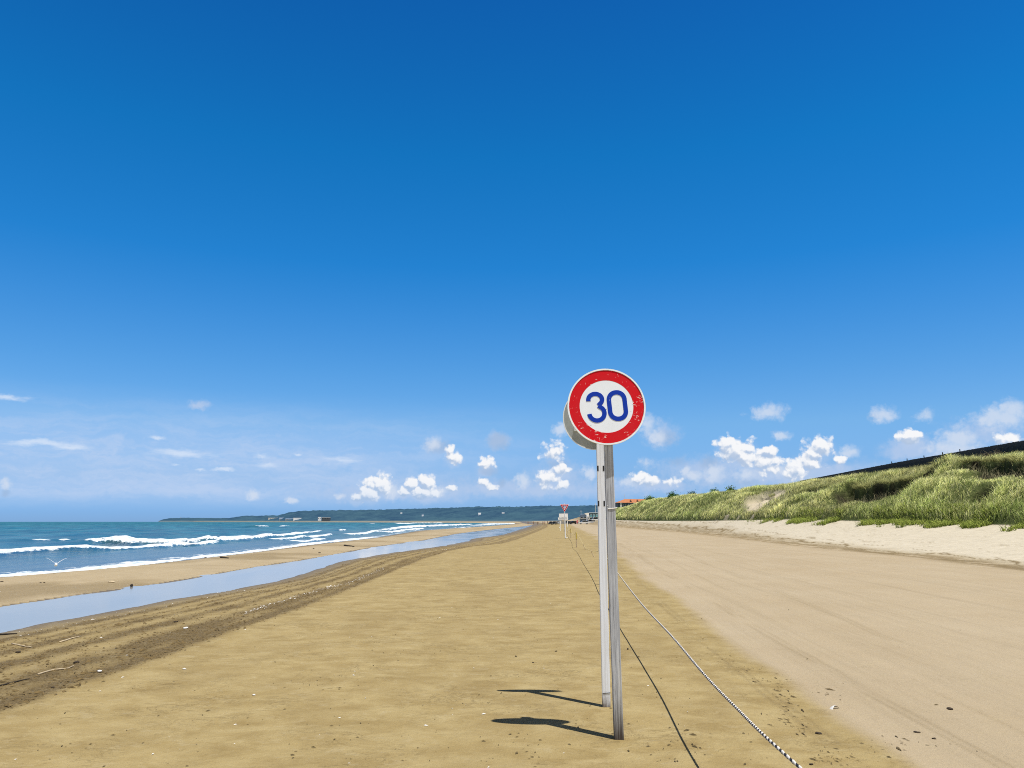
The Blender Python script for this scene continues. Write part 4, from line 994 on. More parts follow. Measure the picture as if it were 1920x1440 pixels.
# ------------------------------------------------------------------ bathers at the water's edge
def person(px, py, y, pose, suit, label, rz=0):
    x = at(px, py, y)[0]; z = max(gz(x, y), SEA - .25)
    t = empty('person', (x, y, z), rz); tag(t, label, 'person', 'bathers at the far water edge')
    st, bend = pose
    J = {'pel': (0, 0, .92, .15), 'waist': (0, .02 * bend, 1.08, .13), 'chest': (0, -.25 * bend, 1.30, .16), 'neck': (0, -.4 * bend, 1.48 - .12 * bend, .06), 'head': (0, -.46 * bend, 1.60 - .16 * bend, .10), 'top': (0, -.48 * bend, 1.70 - .18 * bend, .085)}
    for s, n in ((-1, 'l'), (1, 'r')):
        k = s * st
        J['hip' + n] = (s * .1, 0, .86, .11); J['knee' + n] = (s * .11, -.12 * k - .03, .48, .07); J['ank' + n] = (s * .11, .14 * -k, .08, .045); J['toe' + n] = (s * .12, .14 * -k - .17, .03, .035)
        J['sho' + n] = (s * .2, -.27 * bend, 1.40, .07); J['elb' + n] = (s * .28, -.2 * bend + .08 * k, 1.12, .048); J['wri' + n] = (s * .27, -.35 * bend - .12 + .12 * k, .90 + .1 * bend, .034); J['han' + n] = (s * .26, -.4 * bend - .15 + .12 * k, .80 + .1 * bend, .03)
    E = [('pel', 'waist'), ('waist', 'chest'), ('chest', 'neck'), ('neck', 'head'), ('head', 'top')]
    for n in 'lr': E += [('pel', 'hip' + n), ('hip' + n, 'knee' + n), ('knee' + n, 'ank' + n), ('ank' + n, 'toe' + n), ('chest', 'sho' + n), ('sho' + n, 'elb' + n), ('elb' + n, 'wri' + n), ('wri' + n, 'han' + n)]
    key = list(J); me = bpy.data.meshes.new('body'); me.from_pydata([J[k][:3] for k in key], [(key.index(a), key.index(b)) for a, b in E], [])
    o = link_mesh('body', me, M['skin'], t); sk = o.modifiers.new('skin', 'SKIN'); sk.use_smooth_shade = True
    for i, k in enumerate(key): d = me.skin_vertices[0].data[i]; d.radius = (J[k][3], J[k][3]); d.use_root = (k == 'pel')
    o.modifiers.new('sub', 'SUBSURF').levels = 1; o.modifiers['sub'].render_levels = 1
    h = J['head']; MB().lump((h[0], h[1] + .02, h[2] + .05), (.115, .125, .11), 2, .1, 3).build('hair', M['hair'], t, True)
    MB().tube([(0, 0, .74), (0, 0, .86), (0, .0, 1.0), (0, .02 * bend, 1.05)], [.20, .205, .17, .155], 14).build('swim_shorts', suit, t, True)
W = 'far down the beach'
person(990, 976, 420, (.8, .2), M['swim'], 'farthest left small bather wading in white surf'); person(1000, 976.6, 410, (.4, .1), M['swim'], 'bather standing in the surf, second from the left')
person(1008.5, 977.5, 385, (1., .7), M['swim'], 'dark bather bending forward at the water edge'); person(1018, 977.5, 380, (.7, .2), M['swim'], 'bather walking, left one of the close pair'); person(1021.5, 977.5, 383, (1., .1), M['swim_red'], 'bather walking, right one of the close pair', .6)
person(1027, 977, 384, (.5, .1), M['swim'], 'bather nearest the dark parked cars', -.5)

# ------------------------------------------------------------------ gull
def gull():
    Y = 25.5; c = at(105, 1058.5, Y); t = empty('gull', c, math.radians(122)); tag(t, 'white gull with grey wings raised, flying low over the surf', 'gull')
    bm = bmesh.new(); prof = [(-.24, .004, .0), (-.17, .025, .0), (-.08, .045, -.005), (.02, .052, -.008), (.10, .042, .0), (.14, .030, .012), (.175, .034, .02), (.20, .028, .02), (.215, .012, .015), (.245, .005, .008)]
    rings = []
    for u, r, dz in prof:
        rings.append([bm.verts.new((u, r * math.cos(a) * .9, dz + r * math.sin(a))) for a in [2 * math.pi * k / 12 for k in range(12)]])
    for a, b in zip(rings[:-1], rings[1:]):
        for k in range(12): bm.faces.new((a[k], a[(k + 1) % 12], b[(k + 1) % 12], b[k]))
    bm.faces.new(rings[0][::-1]); bm.faces.new(rings[-1])
    tail = [bm.verts.new(p) for p in ((-.16, -.02, .0), (-.16, .02, .0), (-.31, .06, .005), (-.33, 0, .005), (-.31, -.06, .005))]; bm.faces.new(tail)
    me = bpy.data.meshes.new('body'); bmesh.ops.recalc_face_normals(bm, faces=bm.faces); bm.to_mesh(me); bm.free()
    link_mesh('body', me, M['rim'], t, smooth=True)
    wm = N('gull_wing'); g = wm.attr('span').outputs['Fac']
    wm.set(Base_Color=wm.ramp(g, [(.0, (.72, .72, .72)), (.70, (.55, .56, .58)), (.80, (.05, .05, .06)), (1., (.02, .02, .02))]), Roughness=.7)
    for s, lift, swp in ((1, .62, .05), (-1, .55, .04)):
        V, at_ = [], []; nseg = 14
        for i in range(nseg + 1):
            f = i / nseg; y = s * (.03 + .36 * f ** .95 * (1 if f < .5 else 1)); z = .03 + lift * .42 * f ** .8 - .10 * max(0, f - .55) ; ch = .15 * (1 - f ** 2.2) ** .7 + .01
            xl = .09 + .10 * f * (1 - f) * 2 - swp * f - .12 * max(0, f - .5)
            for q, th in ((0, 0), (.25, .012), (.6, .010), (1, 0)): V.append((xl - ch * q, y, z + th * (1 - f))); at_.append(f)
        Fq = grid_faces(nseg + 1, 4); me = np_mesh('wing', np.array(V), Fq, {'span': np.array(at_)})
        link_mesh('wing', me, wm.m, t)
    MB().tube([(.235, 0, .010), (.285, 0, -.002)], [.011, .003], 8).build('beak', M['yellow'], t)
gull()

# ------------------------------------------------------------------ drift on the sand
def stick(px0, py0, px1, py1, r, m, label, bendy=.03, name='driftwood'):
    a, b = drop(px0, py0), drop(px1, py1); mid = (a + b) / 2; t = []
    rn = random.Random(int(px0 * 7 + py0)); n = 7
    for i in range(n + 1):
        p = a.lerp(b, i / n); p = Vector((p.x, p.y, gz(p.x, p.y) + r * .8)); p += Vector((rn.uniform(-1, 1), rn.uniform(-1, 1), rn.uniform(0, .3))) * bendy * (b - a).length * .3
        t.append(p - mid)
    o = MB().tube(t, [r * (1.0 - .5 * i / n) for i in range(n + 1)], 7).build(name, m, None, True); o.location = mid; tag(o, label, name.replace('_', ' ')); return o
stick(22, 1208, 60, 1215, .011, M['stick'], 'straight pale stick on churned sand, uppermost left', .02)
stick(71, 1266, 138, 1251, .011, M['stick'], 'long pale stick lying on the tyre churned sand', .02)
stick(112, 1205, 151, 1194, .012, M['stick'], 'pale stick near the runnel bank', .03)
stick(0, 1287, 55, 1274, .009, M['dark_wood'], 'thin brown stick at the left picture edge', .04)
stick(0, 1191, 33, 1189, .014, M['dark_wood'], 'dark twig on wet sand beside the runnel', .1)
stick(1283, 982, 1311, 979.5, .22, M['dark_wood'], 'long dark log lying on pale sand below the dune')
stick(1668, 988.5, 1684, 987.3, .11, M['dark_wood'], 'dark log on the pale sand right of the slump')
stick(1846, 996.5, 1858, 997.2, .06, M['dark_wood'], 'thin dark branch on pale sand at the right'); stick(1848.5, 997.2, 1848.8, 992.5, .05, M['dark_wood'], 'short stub of dark wood standing on pale sand') if False else None
stick(1157, 977.8, 1166, 977.2, .18, M['dark_wood'], 'dark log just right of the grey post on far sand')
stick(413, 1046, 429, 1047.5, .035, M['dark_wood'], 'curved branch on the sand bar near the swash', .12)
stick(645, 1023.5, 665, 1026, .05, M['dark_wood'], 'dark branch on the far sand bar', .1)
def litter(px, py, size, m, label, name, seed=1, flat=.45, rough=.3):
    p = drop(px, py); d = math.hypot(p.x, p.y)
    w = size * d / F * (.72 if name == 'seaweed' else 1); o = MB().lump((0, 0, w * flat * .35), (w / 2, w / 2 * .8, w * flat / 2), 3, rough, seed).build(name, m, None, True)
    o.location = p; o.rotation_euler = (0, 0, seed * 1.3); tag(o, label, name.replace('_', ' ')); return o
def shell(px, py, size, label):
    p = drop(px, py); w = size * math.hypot(p.x, p.y) / F; b = MB(); n = 14; r = 6
    for j in range(r + 1):
        f = j / r
        for i in range(n + 1):
            a = math.radians(-25 + 230 * i / n); rad = w * .5 * f * (1 + .05 * math.cos(i * 3.14))
            b.v.append(Vector((rad * math.cos(a), rad * math.sin(a) * .75, w * .28 * (1 - f * f))))
    for j in range(r):
        for i in range(n): q = j * (n + 1) + i; b.f.append([q, q + 1, q + n + 2, q + n + 1])
    o = b.build('shell', M['shell'], None, True); o.location = p; o.rotation_euler = (.12, -.1, .5); tag(o, label, 'shell')
shell(1565, 1329, 18, 'large white shell on smooth sand right of the rope')
litter(187, 1260, 9, M['shell'], 'white foam scrap on the churned sand', 'litter', 2)
litter(348, 1179, 8, M['shell'], 'white foam scrap up near the tyre track edge', 'litter', 3); litter(476, 1304, 6, M['shell'], 'small white scrap on open sand left of the sign shadows', 'litter', 4)
litter(209, 1092, 10, M['stick'], 'pale flat stone on the sand bar', 'stone', 5, .3)
litter(246.5, 1100, 5.5, M['dark_wood'], 'black buoy like lump at the runnel edge', 'float', 6, .95, .15)
litter(283, 1095.5, 2.5, M['dark_wood'], 'tiny dark lump in the runnel beyond the black one', 'stone', 16, .7) if False else None
litter(385, 1045.5, 8, M['weed'], 'dark clump of seaweed at the swash edge', 'seaweed', 7, .3); litter(76, 1093, 4, M['weed'], 'small dark seaweed pair, left bit, on the bar', 'seaweed', 8, .4); litter(83, 1092.6, 4.5, M['weed'], 'small dark seaweed pair, right bit, on the bar', 'seaweed', 9, .4)
litter(3, 1091, 7, M['weed'], 'dark seaweed at the far left edge of the bar', 'seaweed', 10, .25)
litter(143, 1243, 14, M['weed'], 'dark seaweed clump on the churned sand', 'seaweed', 11, .35); litter(34, 1224, 11, M['weed'], 'dark seaweed clump near the pale stick', 'seaweed', 12, .4); litter(330, 1166.5, 10, M['weed'], 'flat seaweed clump high on the tyre tracks', 'seaweed', 13, .25)
litter(99, 1289, 9, M['weed'], 'flattened seaweed on lower churned sand', 'seaweed', 14, .25); litter(588, 1029, 5, M['weed'], 'dark seaweed on the bar, left of a pair', 'seaweed', 15, .4); litter(599, 1037, 6, M['weed'], 'dark seaweed on the bar at the runnel edge', 'seaweed', 17, .4)
litter(1781, 1330, 13, M['weed'], 'dark seaweed clump far right on smooth sand', 'seaweed', 18, .35, .6); litter(1720, 1373.5, 14, M['weed'], 'flat seaweed strip on smooth sand', 'seaweed', 19, .2, .6); litter(1752, 1385.5, 10, M['weed'], 'small seaweed wedge right of the flat strip', 'seaweed', 20, .25, .6)
litter(1535, 1376, 13, M['weed'], 'seaweed clump beside the tread marks right of the rope', 'seaweed', 21, .3, .7); litter(1521, 1434, 11, M['weed'], 'seaweed clump lowest, near the rope end', 'seaweed', 22, .35, .7)
litter(967, 1231, 7, M['weed'], 'small dark seaweed left of the posts on open sand', 'seaweed', 23, .35, .5); litter(999.5, 1243, 6, M['weed'], 'small dark seaweed nearest the white post on open sand', 'seaweed', 24, .35, .5)
litter(1177, 1218, 4, M['dark_wood'], 'black pebble beside the rope shadow', 'stone', 25, .8, .2)
litter(1063, 1009, 3, M['shell'], 'white block at the foot of the slow sign pole', 'stone', 26, .6, .2); litter(1049.5, 990, 3, M['shell'], 'white block at the foot of the notice board', 'stone', 27, .6, .2)
p = drop(1897, 984, 1.4); o = MB().lump((0, 0, .2), (.5, .35, .35), 3, .3, 41).build('boulder', M['rock'], None, True); o.location = p; tag(o, 'dark grey boulder at the dune foot far right', 'boulder')

def flecks():
    """Crumbs of weed and shell strewn over the sand: far too many to count."""
    def put(name, pts, size, m, label, cat, el=1.0, yawmean=None):
        V, Fs = [], []
        for (x, y) in pts:
            z = gz(x, y) + .004; s = size * random.lognormvariate(0, .45); a = random.uniform(0, 6.28) if yawmean is None else random.gauss(yawmean, .35)
            ca, sa = math.cos(a), math.sin(a); b = len(V); k = random.uniform(.25, .6)
            for u, v, w in ((-1, 0, 0), (-.2, -k, 0), (1, -.1, 0), (.3, k, 0), (.05, 0, .45)):
                u *= el; V.append((x + (u * ca - v * sa) * s, y + (u * sa + v * ca) * s, z + w * s))
            Fs += [(b, b + 1, b + 4), (b + 1, b + 2, b + 4), (b + 2, b + 3, b + 4), (b + 3, b, b + 4)]
        me = bpy.data.meshes.new(name); me.from_pydata(V, [], Fs); o = link_mesh(name, me, m); tag(o, label, cat, kind='stuff'); return o
    R = random.Random(21); D = []
    for i in range(1500):
        px, py = R.uniform(560, 1330), 1130 + 300 * R.random() ** 1.2
        p = gp(px, py); n = float(fbm(np.array([p[0] * 1.1 + 5]), np.array([p[1] * 1.1]), 3)[0])
        if (n > .58 and R.random() < .6) or R.random() < .05: D.append(p[:2])
    for i in range(420):
        px, py = R.uniform(0, 1900), 1060 + 380 * R.random(); p = gp(px, py)
        if p[0] > wrackR(p[1]) and R.random() < (.8 if p[0] < taupeL(p[1]) else .25): D.append(p[:2])
    put('seaweed_flecks', D, .0075, simple('dark_flecks', (.11, .078, .03), .9, .4, 30), 'scattered dark crumbs of weed on open sand', 'seaweed', 1.4)
    W_ = []
    for i in range(16000):
        y = math.exp(R.uniform(math.log(5.5), math.log(60))); a, b = float(poolR(y)), float(wrackR(y)); t = R.uniform(.12, 1.02); x = a + (b - a) * t
        c, _ = churn_field(np.array([x]), np.array([y]))
        if R.random() < c[0] * 1.1 + .03: W_.append((x, y))
    put('churned_crumbs', W_, .015, simple('wet_sand_crumbs', (.15, .10, .036), .9, .4, 20), 'dark crumbs of wet sand and weed thrown up by tyres', 'sand crumbs', 1.2)
    Sh = []
    path = [(455, 1150), (520, 1130), (600, 1105), (660, 1092), (690, 1078), (720, 1064)]
    for i in range(420):
        k = R.randrange(5); f = R.random(); px = path[k][0] + (path[k + 1][0] - path[k][0]) * f; py = path[k][1] + (path[k + 1][1] - path[k][1]) * f + R.gauss(0, 1.7)
        Sh.append(gp(px, py)[:2])
    for i in range(150):
        px = R.uniform(790, 1000); Sh.append(gp(px, 1036 - (px - 790) * .145 + R.gauss(0, .8))[:2])
    for i in range(60): 
        p = gp(R.uniform(0, 1300), 1060 + 380 * R.random()); Sh.append(p[:2])
    for i in range(60):
        px = R.uniform(0, 460); p = gp(px, 1185 - px * .19 + R.gauss(0, 4)); Sh.append(p[:2])
    put('shell_fragments', Sh, .0085, M['shell'], 'line of pale shell bits strewn along the tyre tracks', 'shells', 1.2)
    T = []
    for cx, cy, ex, ey, n in ((1462, 1290, 16, 20, 26), (1478, 1322, 18, 22, 34), (1505, 1370, 12, 16, 20), (1470, 1352, 30, 18, 22), (1570, 1425, 26, 18, 22), (1400, 1255, 30, 8, 26), (1425, 1275, 26, 8, 22), (1540, 1420, 20, 16, 18), (1360, 1238, 14, 5, 10), (1270, 1163, 10, 4, 8), (1560, 1300, 40, 16, 12), (1690, 1395, 60, 20, 22)):
        for i in range(n): p = gp(cx + R.gauss(0, ex * .6), cy + R.gauss(0, ey * .5)); T.append(p[:2])
    put('tread_groove_shade', T, .006, simple('tread_shade_brown', (.13, .09, .036), .9, .4, 25), 'dark slivers standing in for shadow in tyre tread grooves', 'sand crumbs', 2.6, 1.9)  # dark slivers stand in for the shade inside tread grooves
flecks()

# ------------------------------------------------------------------ sky
SUNV = Vector((.241, -.229, 1.0)).normalized(); SUN_EL = math.asin(SUNV.z); SUN_AZ = math.atan2(SUNV.x, SUNV.y)
def sky():
    w = bpy.data.worlds.new('World'); S.world = w; w.use_nodes = True; t = w.node_tree; bg = t.nodes['Background']
    class K(N):
        def __init__(s): s.t = t
    k = K()
    sk = k.n('ShaderNodeTexSky', sky_type='NISHITA', sun_disc=False, air_density=1.0, dust_density=.3, ozone_density=3.0); sk.sun_elevation = SUN_EL; sk.sun_rotation = SUN_AZ
    D = k.n('ShaderNodeTexCoord').outputs['Generated']
    sx = k.n('ShaderNodeSeparateXYZ'); k.l(D, sx.inputs[0])
    el = k.math('MULTIPLY', k.math('ARCSINE', sx.outputs[2]), 57.29578); az = k.math('MULTIPLY', k.math('ARCTAN2', sx.outputs[0], sx.outputs[1]), 57.29578)
    # clear-air grade of the physical sky by elevation, darkened overhead to deepen shadows
    e01 = k.math('DIVIDE', el, 60.0, True)
    tint = k.ramp(e01, [(0., (.19, .365, .81)), (.012, (.185, .365, .81)), (.05, (.245, .385, .665)), (.115, (.29, .475, .665)), (.18, (.205, .472, .69)), (.247, (.128, .46, .72)), (.31, (.06, .445, .735)), (.44, (.03, .432, .715)), (.61, (.026, .338, .655)), (.72, (.03, .16, .36)), (1., (.05, .08, .14))])
    base = k.mix(1.0, sk.outputs[0], tint, 'MULTIPLY'); base = k.mix(1.0, base, (2., 2., 2.), 'MULTIPLY')
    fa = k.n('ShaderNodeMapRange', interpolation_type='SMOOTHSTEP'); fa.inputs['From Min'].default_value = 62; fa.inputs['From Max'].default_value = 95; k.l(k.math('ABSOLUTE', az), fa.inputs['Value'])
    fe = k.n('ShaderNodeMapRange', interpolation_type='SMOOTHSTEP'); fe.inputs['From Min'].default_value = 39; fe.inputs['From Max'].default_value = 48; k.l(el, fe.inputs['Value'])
    bank = k.ramp(k.math('DIVIDE', el, 60., True), [(.0, (.64, .72, .84)), (.30, (.54, .61, .71)), (.52, (.09, .095, .11)), (1., (.05, .055, .07))]); bank = k.mix(1.0, bank, (11., 11., 11.), 'MULTIPLY'); base = k.mix(k.math('MULTIPLY', fa.outputs[0], .9), base, bank)  # added bright low bank, unseen behind the camera, fills sign and posts
    base = k.mix(k.math('MULTIPLY', fe.outputs[0], .8), base, (.22, .26, .34))  # sky above the view darkened on purpose to deepen ground shadows
    P = k.n('ShaderNodeCombineXYZ'); k.l(az, P.inputs[0]); k.l(el, P.inputs[1]); P = P.outputs[0]
    # domain for the puffs: warped by noise so that outlines billow
    def warp(vec, amt, sc):
        n = k.n('ShaderNodeTexNoise'); n.inputs['Scale'].default_value = sc; n.inputs['Detail'].default_value = 5; n.inputs['Roughness'].default_value = .6; k.l(vec, n.inputs['Vector'])
        a = k.n('ShaderNodeVectorMath', operation='SUBTRACT'); k.l(n.outputs['Color'], a.inputs[0]); a.inputs[1].default_value = (.5, .5, .5)
        b = k.n('ShaderNodeVectorMath', operation='SCALE'); b.inputs['Scale'].default_value = amt; k.l(a.outputs[0], b.inputs[0])
        c = k.n('ShaderNodeVectorMath', operation='ADD'); k.l(vec, c.inputs[0]); k.l(b.outputs[0], c.inputs[1]); return c.outputs[0]
    def puffs(vec, lst, g=1.0):
        acc = None
        for px, py, rx, ry, s in lst:
            rx, ry = rx * g, ry * g
            a, e = azel(px, py); a2 = azel(px + rx, py)[0]; e2 = azel(px, py - ry)[1]
            u = k.n('ShaderNodeVectorMath', operation='SUBTRACT'); k.l(vec, u.inputs[0]); u.inputs[1].default_value = (a, e, 0)
            v = k.n('ShaderNodeVectorMath', operation='MULTIPLY'); k.l(u.outputs[0], v.inputs[0]); v.inputs[1].default_value = (1 / (a2 - a), 1 / (e2 - e), 0)
            l = k.n('ShaderNodeVectorMath', operation='LENGTH'); k.l(v.outputs[0], l.inputs[0])
            q = k.math('MULTIPLY', k.math('SUBTRACT', 1.0, l.outputs['Value']), s)
            if acc is None: acc = q
            else:
                o = k.n('ShaderNodeMath', operation='SMOOTH_MAX'); k.l(acc, o.inputs[0]); k.l(q, o.inputs[1]); o.inputs[2].default_value = .12; acc = o.outputs[0]
        return acc
    CU = [(712, 908, 26, 18, 1), (693, 924, 22, 15, 1), (669, 932, 14, 8, 1), (735, 920, 14, 14, .8), (799, 903, 13, 14, 1), (772, 908, 12, 10, 1), (793, 922, 30, 12, 1), (758, 920, 13, 8, .9), (849, 914, 10, 7, 1), (825, 922, 12, 9, .8),
          (844, 845, 9, 10, 1), (849, 857, 14, 11, 1), (914, 868, 15, 10, 1), (1038, 848, 20, 17, .9), (1024, 898, 21, 15, 1), (907, 904, 10, 9, 1), (923, 912, 12, 8, 1), (981, 900, 13, 15, .8), (1055, 911, 12, 8, .9), (638, 930, 9, 6, .8), (813, 832, 16, 12, .7), (1054, 880, 14, 8, .9), (1052, 806, 16, 12, .7), (1107, 885, 13, 12, .8),
          (1378, 842, 33, 20, 1), (1398, 858, 24, 14, 1), (1368, 832, 16, 13, 1), (1436, 847, 20, 9, 1), (1436, 868, 28, 18, .9), (1400, 888, 24, 13, .6), (1537, 838, 24, 17, 1.1), (1526, 852, 18, 14, 1), (1516, 864, 24, 18, .9), (1492, 880, 20, 18, .9), (1480, 890, 14, 9, .9), (1465, 884, 22, 12, .7),
          (1706, 818, 28, 12, 1.1), (1795, 824, 34, 24, .75), (1785, 838, 52, 22, .7), (1890, 823, 24, 12, .9), (1440, 774, 30, 14, .75), (1656, 777, 25, 13, .75), (1878, 782, 56, 20, .75), (1895, 770, 40, 18, .7), (1466, 817, 15, 9, .8), (1575, 864, 10, 8, .9), (1592, 847, 20, 10, .7),
          (1215, 901, 28, 12, .85), (1200, 897, 14, 10, .9), (1256, 905, 18, 10, .85), (1300, 893, 16, 11, .7), (1338, 888, 18, 17, .75), (1286, 884, 8, 7, .8), (1180, 903, 20, 10, .7), (1213, 796, 20, 18, .6), (1233, 820, 15, 19, .7), (1213, 868, 16, 9, .5), (12, 908, 11, 9, .7), (475, 929, 11, 9, .8), (548, 938, 12, 5, .8), (1734, 780, 19, 12, .5)]
    FA = [(1000, 916, 420, 20, .55), (1500, 896, 320, 30, .6), (1330, 880, 120, 26, .6), (700, 925, 160, 16, .5), (1560, 885, 60, 20, .9), (1706, 845, 60, 26, .9), (1430, 890, 60, 22, .9), (1340, 900, 60, 16, .7), (1240, 910, 70, 14, .8), (1010, 920, 70, 14, .7), (933, 826, 24, 18, .8), (780, 930, 120, 12, .6), (1790, 860, 80, 24, .9), (910, 882, 20, 10, .6), (1240, 815, 36, 26, .5), (372, 762, 24, 10, .7), (815, 838, 24, 16, .5), (1050, 895, 60, 30, .5), (1850, 810, 90, 30, .5)]
    def smooth(x, a, b):
        o = k.n('ShaderNodeMapRange', interpolation_type='SMOOTHSTEP'); o.inputs['From Min'].default_value = a; o.inputs['From Max'].default_value = b; k.l(x, o.inputs['Value']); return o.outputs['Result']
    def tex(sc, det, rough, dist=0.0, vec=None):
        o = k.n('ShaderNodeTexNoise'); o.inputs['Scale'].default_value = sc; o.inputs['Detail'].default_value = det; o.inputs['Roughness'].default_value = rough; o.inputs['Distortion'].default_value = dist
        k.l(vec or P, o.inputs['Vector']); return o.outputs['Fac']
    def vadd(v, d):
        o = k.n('ShaderNodeVectorMath', operation='ADD'); k.l(v, o.inputs[0]); o.inputs[1].default_value = d; return o.outputs[0]
    # billows: rounded cells at three sizes, the same field looked up toward the sun for shading
    def billow(vec):
        acc = None
        for sc, w_ in ((1.35, .55), (3.1, .3), (7.0, .08)):
            v = k.n('ShaderNodeTexVoronoi', feature='F1'); v.inputs['Scale'].default_value = sc; k.l(vec, v.inputs['Vector'])
            q = k.math('MULTIPLY', k.math('SUBTRACT', .42, v.outputs['Distance']), w_ * 1.9)
            acc = q if acc is None else k.math('ADD', acc, q)
        return acc
    w1 = warp(P, .5, 1.3); w2 = warp(w1, .14, 7.0)
    sun_up = (.10, .26, 0)
    b0 = billow(w2); b1 = billow(vadd(w2, sun_up))
    CR = [c for c in CU if c[4] >= .85]; SO = [c for c in CU if c[4] < .85]
    e0 = puffs(w1, CR, 1.52); e1 = puffs(vadd(w1, sun_up), CR, 1.52)
    fine = k.math('SUBTRACT', tex(2.6, 7, .62), .5)
    d0 = k.math('ADD', k.math('ADD', e0, k.math('MULTIPLY', b0, .62)), k.math('MULTIPLY', fine, .28)); d1 = k.math('ADD', e1, k.math('MULTIPLY', b1, .62))
    d1 = k.math('ADD', d1, k.math('MULTIPLY', fine, .28))
    aC = smooth(d0, .0, .40)
    lit = smooth(k.math('SUBTRACT', d0, d1), -.34, .22)
    core = smooth(d0, .25, .75)
    # a wide soft skirt of thinner vapour round and under each crisp head
    skirt = smooth(k.math('ADD', puffs(vadd(w1, (0, .32, 0)), CR, 1.75), k.math('MULTIPLY', fine, .5)), .0, .85)
    sf = k.math('ADD', puffs(warp(w1, .35, 2.6), SO, 1.6), k.math('ADD', k.math('MULTIPLY', b0, .30), k.math('MULTIPLY', fine, .45)))
    aSf = k.math('MULTIPLY', smooth(sf, -.02, .62), .78)
    sink = smooth(el, .4, 3.4)
    cloud = k.mix(lit, (4.4, 5.6, 7.5), (9.3, 9.4, 9.6))
    cloud = k.mix(k.math('MULTIPLY', core, .12), cloud, (8.6, 8.9, 9.4))
    cloud = k.mix(k.math('SUBTRACT', .40, k.math('MULTIPLY', sink, .40)), cloud, base)
    bil = fine
    dF = puffs(warp(P, 1.3, .9), FA); nf = k.math('ADD', dF, k.math('MULTIPLY', fine, .6))
    aF = k.math('MULTIPLY', smooth(nf, -.2, .6), .85)
    # high streaky veil over the sea on the left
    m = k.n('ShaderNodeMapping'); m.inputs['Scale'].default_value = (.10, .85, 1); m.inputs['Rotation'].default_value = (0, 0, math.radians(3)); k.l(warp(P, 2.2, .25), m.inputs[0])
    st = k.n('ShaderNodeTexNoise'); st.inputs['Scale'].default_value = 1.0; st.inputs['Detail'].default_value = 7; st.inputs['Roughness'].default_value = .62; k.l(m.outputs[0], st.inputs['Vector'])
    leftm = smooth(az, 12., -20.); band_ = k.math('MULTIPLY', smooth(el, .5, 2.2), smooth(el, 9.3, 4.0)); leftm = k.math('MULTIPLY', leftm, smooth(az, -60., -45.))
    veil = k.math('MULTIPLY', k.math('MULTIPLY', leftm, band_), k.math('ADD', .42, k.math('MULTIPLY', smooth(st.outputs['Fac'], .38, .68), .5)))
    ST = [(80, 831, 95, 10, 1), (130, 838, 60, 8, 1), (340, 850, 90, 13, .9), (15, 745, 70, 9, .9), (420, 879, 30, 5, 1.1), (375, 880, 18, 4, .9), (640, 862, 60, 10, .7), (490, 855, 20, 6, .8), (297, 821, 20, 5, 1), (560, 850, 14, 4, .9), (330, 872, 14, 4, .7), (500, 872, 40, 9, .7)]
    m2 = k.n('ShaderNodeMapping'); m2.inputs['Scale'].default_value = (.35, 1.6, 1); k.l(P, m2.inputs[0]); fn2 = k.n('ShaderNodeTexNoise'); fn2.inputs['Scale'].default_value = 1.6; fn2.inputs['Detail'].default_value = 7; fn2.inputs['Roughness'].default_value = .65; k.l(m2.outputs[0], fn2.inputs['Vector'])
    sS = k.math('ADD', puffs(warp(P, .8, .8), ST), k.math('MULTIPLY', k.math('SUBTRACT', fn2.outputs['Fac'], .5), 1.5))
    aS = k.math('MULTIPLY', smooth(sS, .05, 1.0), .75)
    c = k.mix(veil, base, (4.9, 6.3, 8.7))
    c = k.mix(aS, c, (6.9, 7.9, 9.4))
    c = k.mix(aF, c, (4.6, 5.9, 8.2))
    c = k.mix(k.math('MULTIPLY', skirt, .5), c, (4.9, 6.1, 8.2))
    DK = [(822, 838, 30, 16, 1), (934, 828, 26, 22, 1.2), (916, 884, 24, 12, 1), (1245, 822, 34, 20, .8), (1330, 868, 24, 16, 1), (1046, 872, 30, 12, .8), (1270, 866, 26, 12, .6), (12, 922, 12, 10, .9), (940, 905, 10, 12, .8), (1400, 905, 40, 12, .6), (1640, 782, 20, 10, .5)]
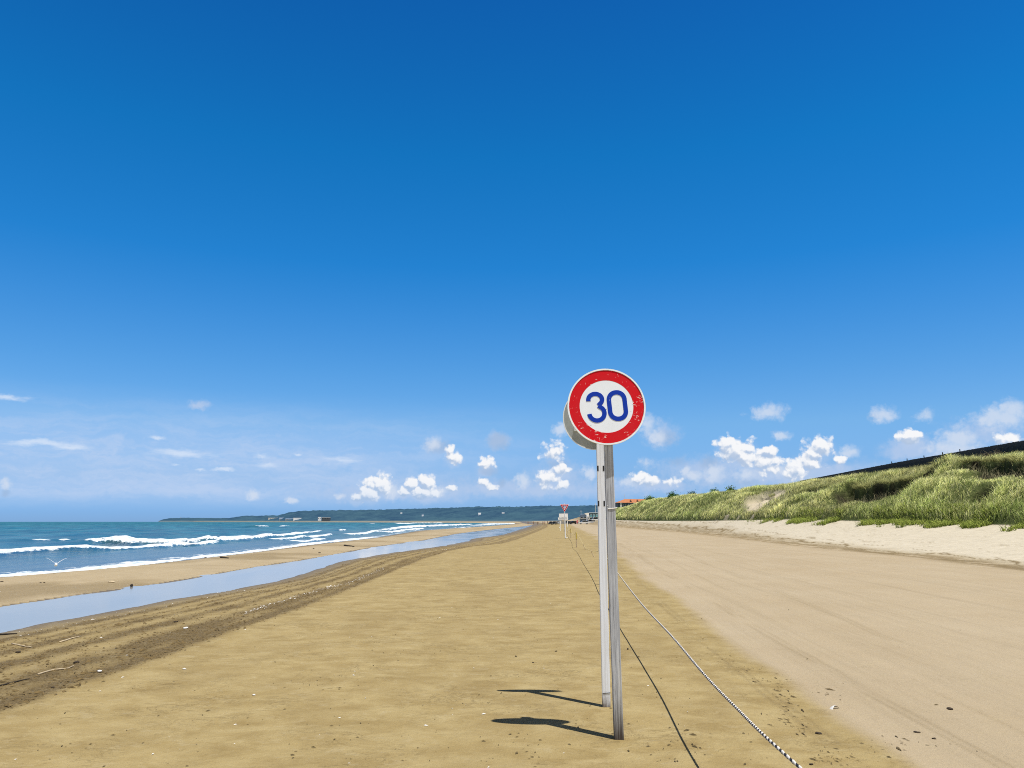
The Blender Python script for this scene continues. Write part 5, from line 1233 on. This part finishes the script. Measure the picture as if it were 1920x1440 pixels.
    dk_ = k.math('MULTIPLY', smooth(k.math('ADD', puffs(warp(P, .6, 1.6), DK), k.math('MULTIPLY', fine, .6)), -.05, .7), .55)
    c = k.mix(dk_, c, (3.3, 4.7, 6.9))
    c = k.mix(aSf, c, (6.6, 7.4, 8.7))
    c = k.mix(aC, c, cloud)
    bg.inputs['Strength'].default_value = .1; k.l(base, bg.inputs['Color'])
    # clouds only stand in the low sky ahead: elsewhere the base sky with its added bank is used
    b2 = k.n('ShaderNodeBackground'); b2.inputs['Strength'].default_value = .1; k.l(c, b2.inputs['Color'])
    on = k.math('MULTIPLY', k.math('MULTIPLY', k.math('LESS_THAN', el, 13.), k.math('GREATER_THAN', el, 0.)), k.math('LESS_THAN', k.math('ABSOLUTE', az), 60.))
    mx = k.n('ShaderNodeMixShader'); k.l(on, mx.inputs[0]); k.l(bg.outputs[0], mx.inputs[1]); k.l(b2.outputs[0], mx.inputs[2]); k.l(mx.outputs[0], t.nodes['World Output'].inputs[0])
sky()
sl = bpy.data.lights.new('sun', 'SUN'); sl.energy = 5.0; sl.angle = math.radians(.5); sl.color = (1., .975, .93)
so = bpy.data.objects.new('sun', sl); COL.objects.link(so); so.rotation_euler = (-SUNV).to_track_quat('-Z', 'Y').to_euler(); so.location = (20, -20, 60)

cam = bpy.data.cameras.new('camera'); co = bpy.data.objects.new('camera', cam); COL.objects.link(co); S.camera = co
cam.sensor_width = 36; cam.lens = F / 1920 * 36; cam.clip_start = .05; cam.clip_end = 30000
co.location = (0, 0, EYE); co.rotation_euler = (math.pi / 2 + PITCH, 0, 0)
S.view_settings.view_transform = 'Standard'; S.view_settings.look = 'None'; S.view_settings.exposure = 0; S.view_settings.gamma = 1
S.render.engine = 'CYCLES'
S.cycles.use_denoising = False; S.render.filter_size = 1.0; S.cycles.filter_width = 1.0; S.cycles.sample_clamp_indirect = 4
S.cycles.max_bounces = 6; S.cycles.diffuse_bounces = 3; S.cycles.glossy_bounces = 3; S.cycles.transmission_bounces = 3
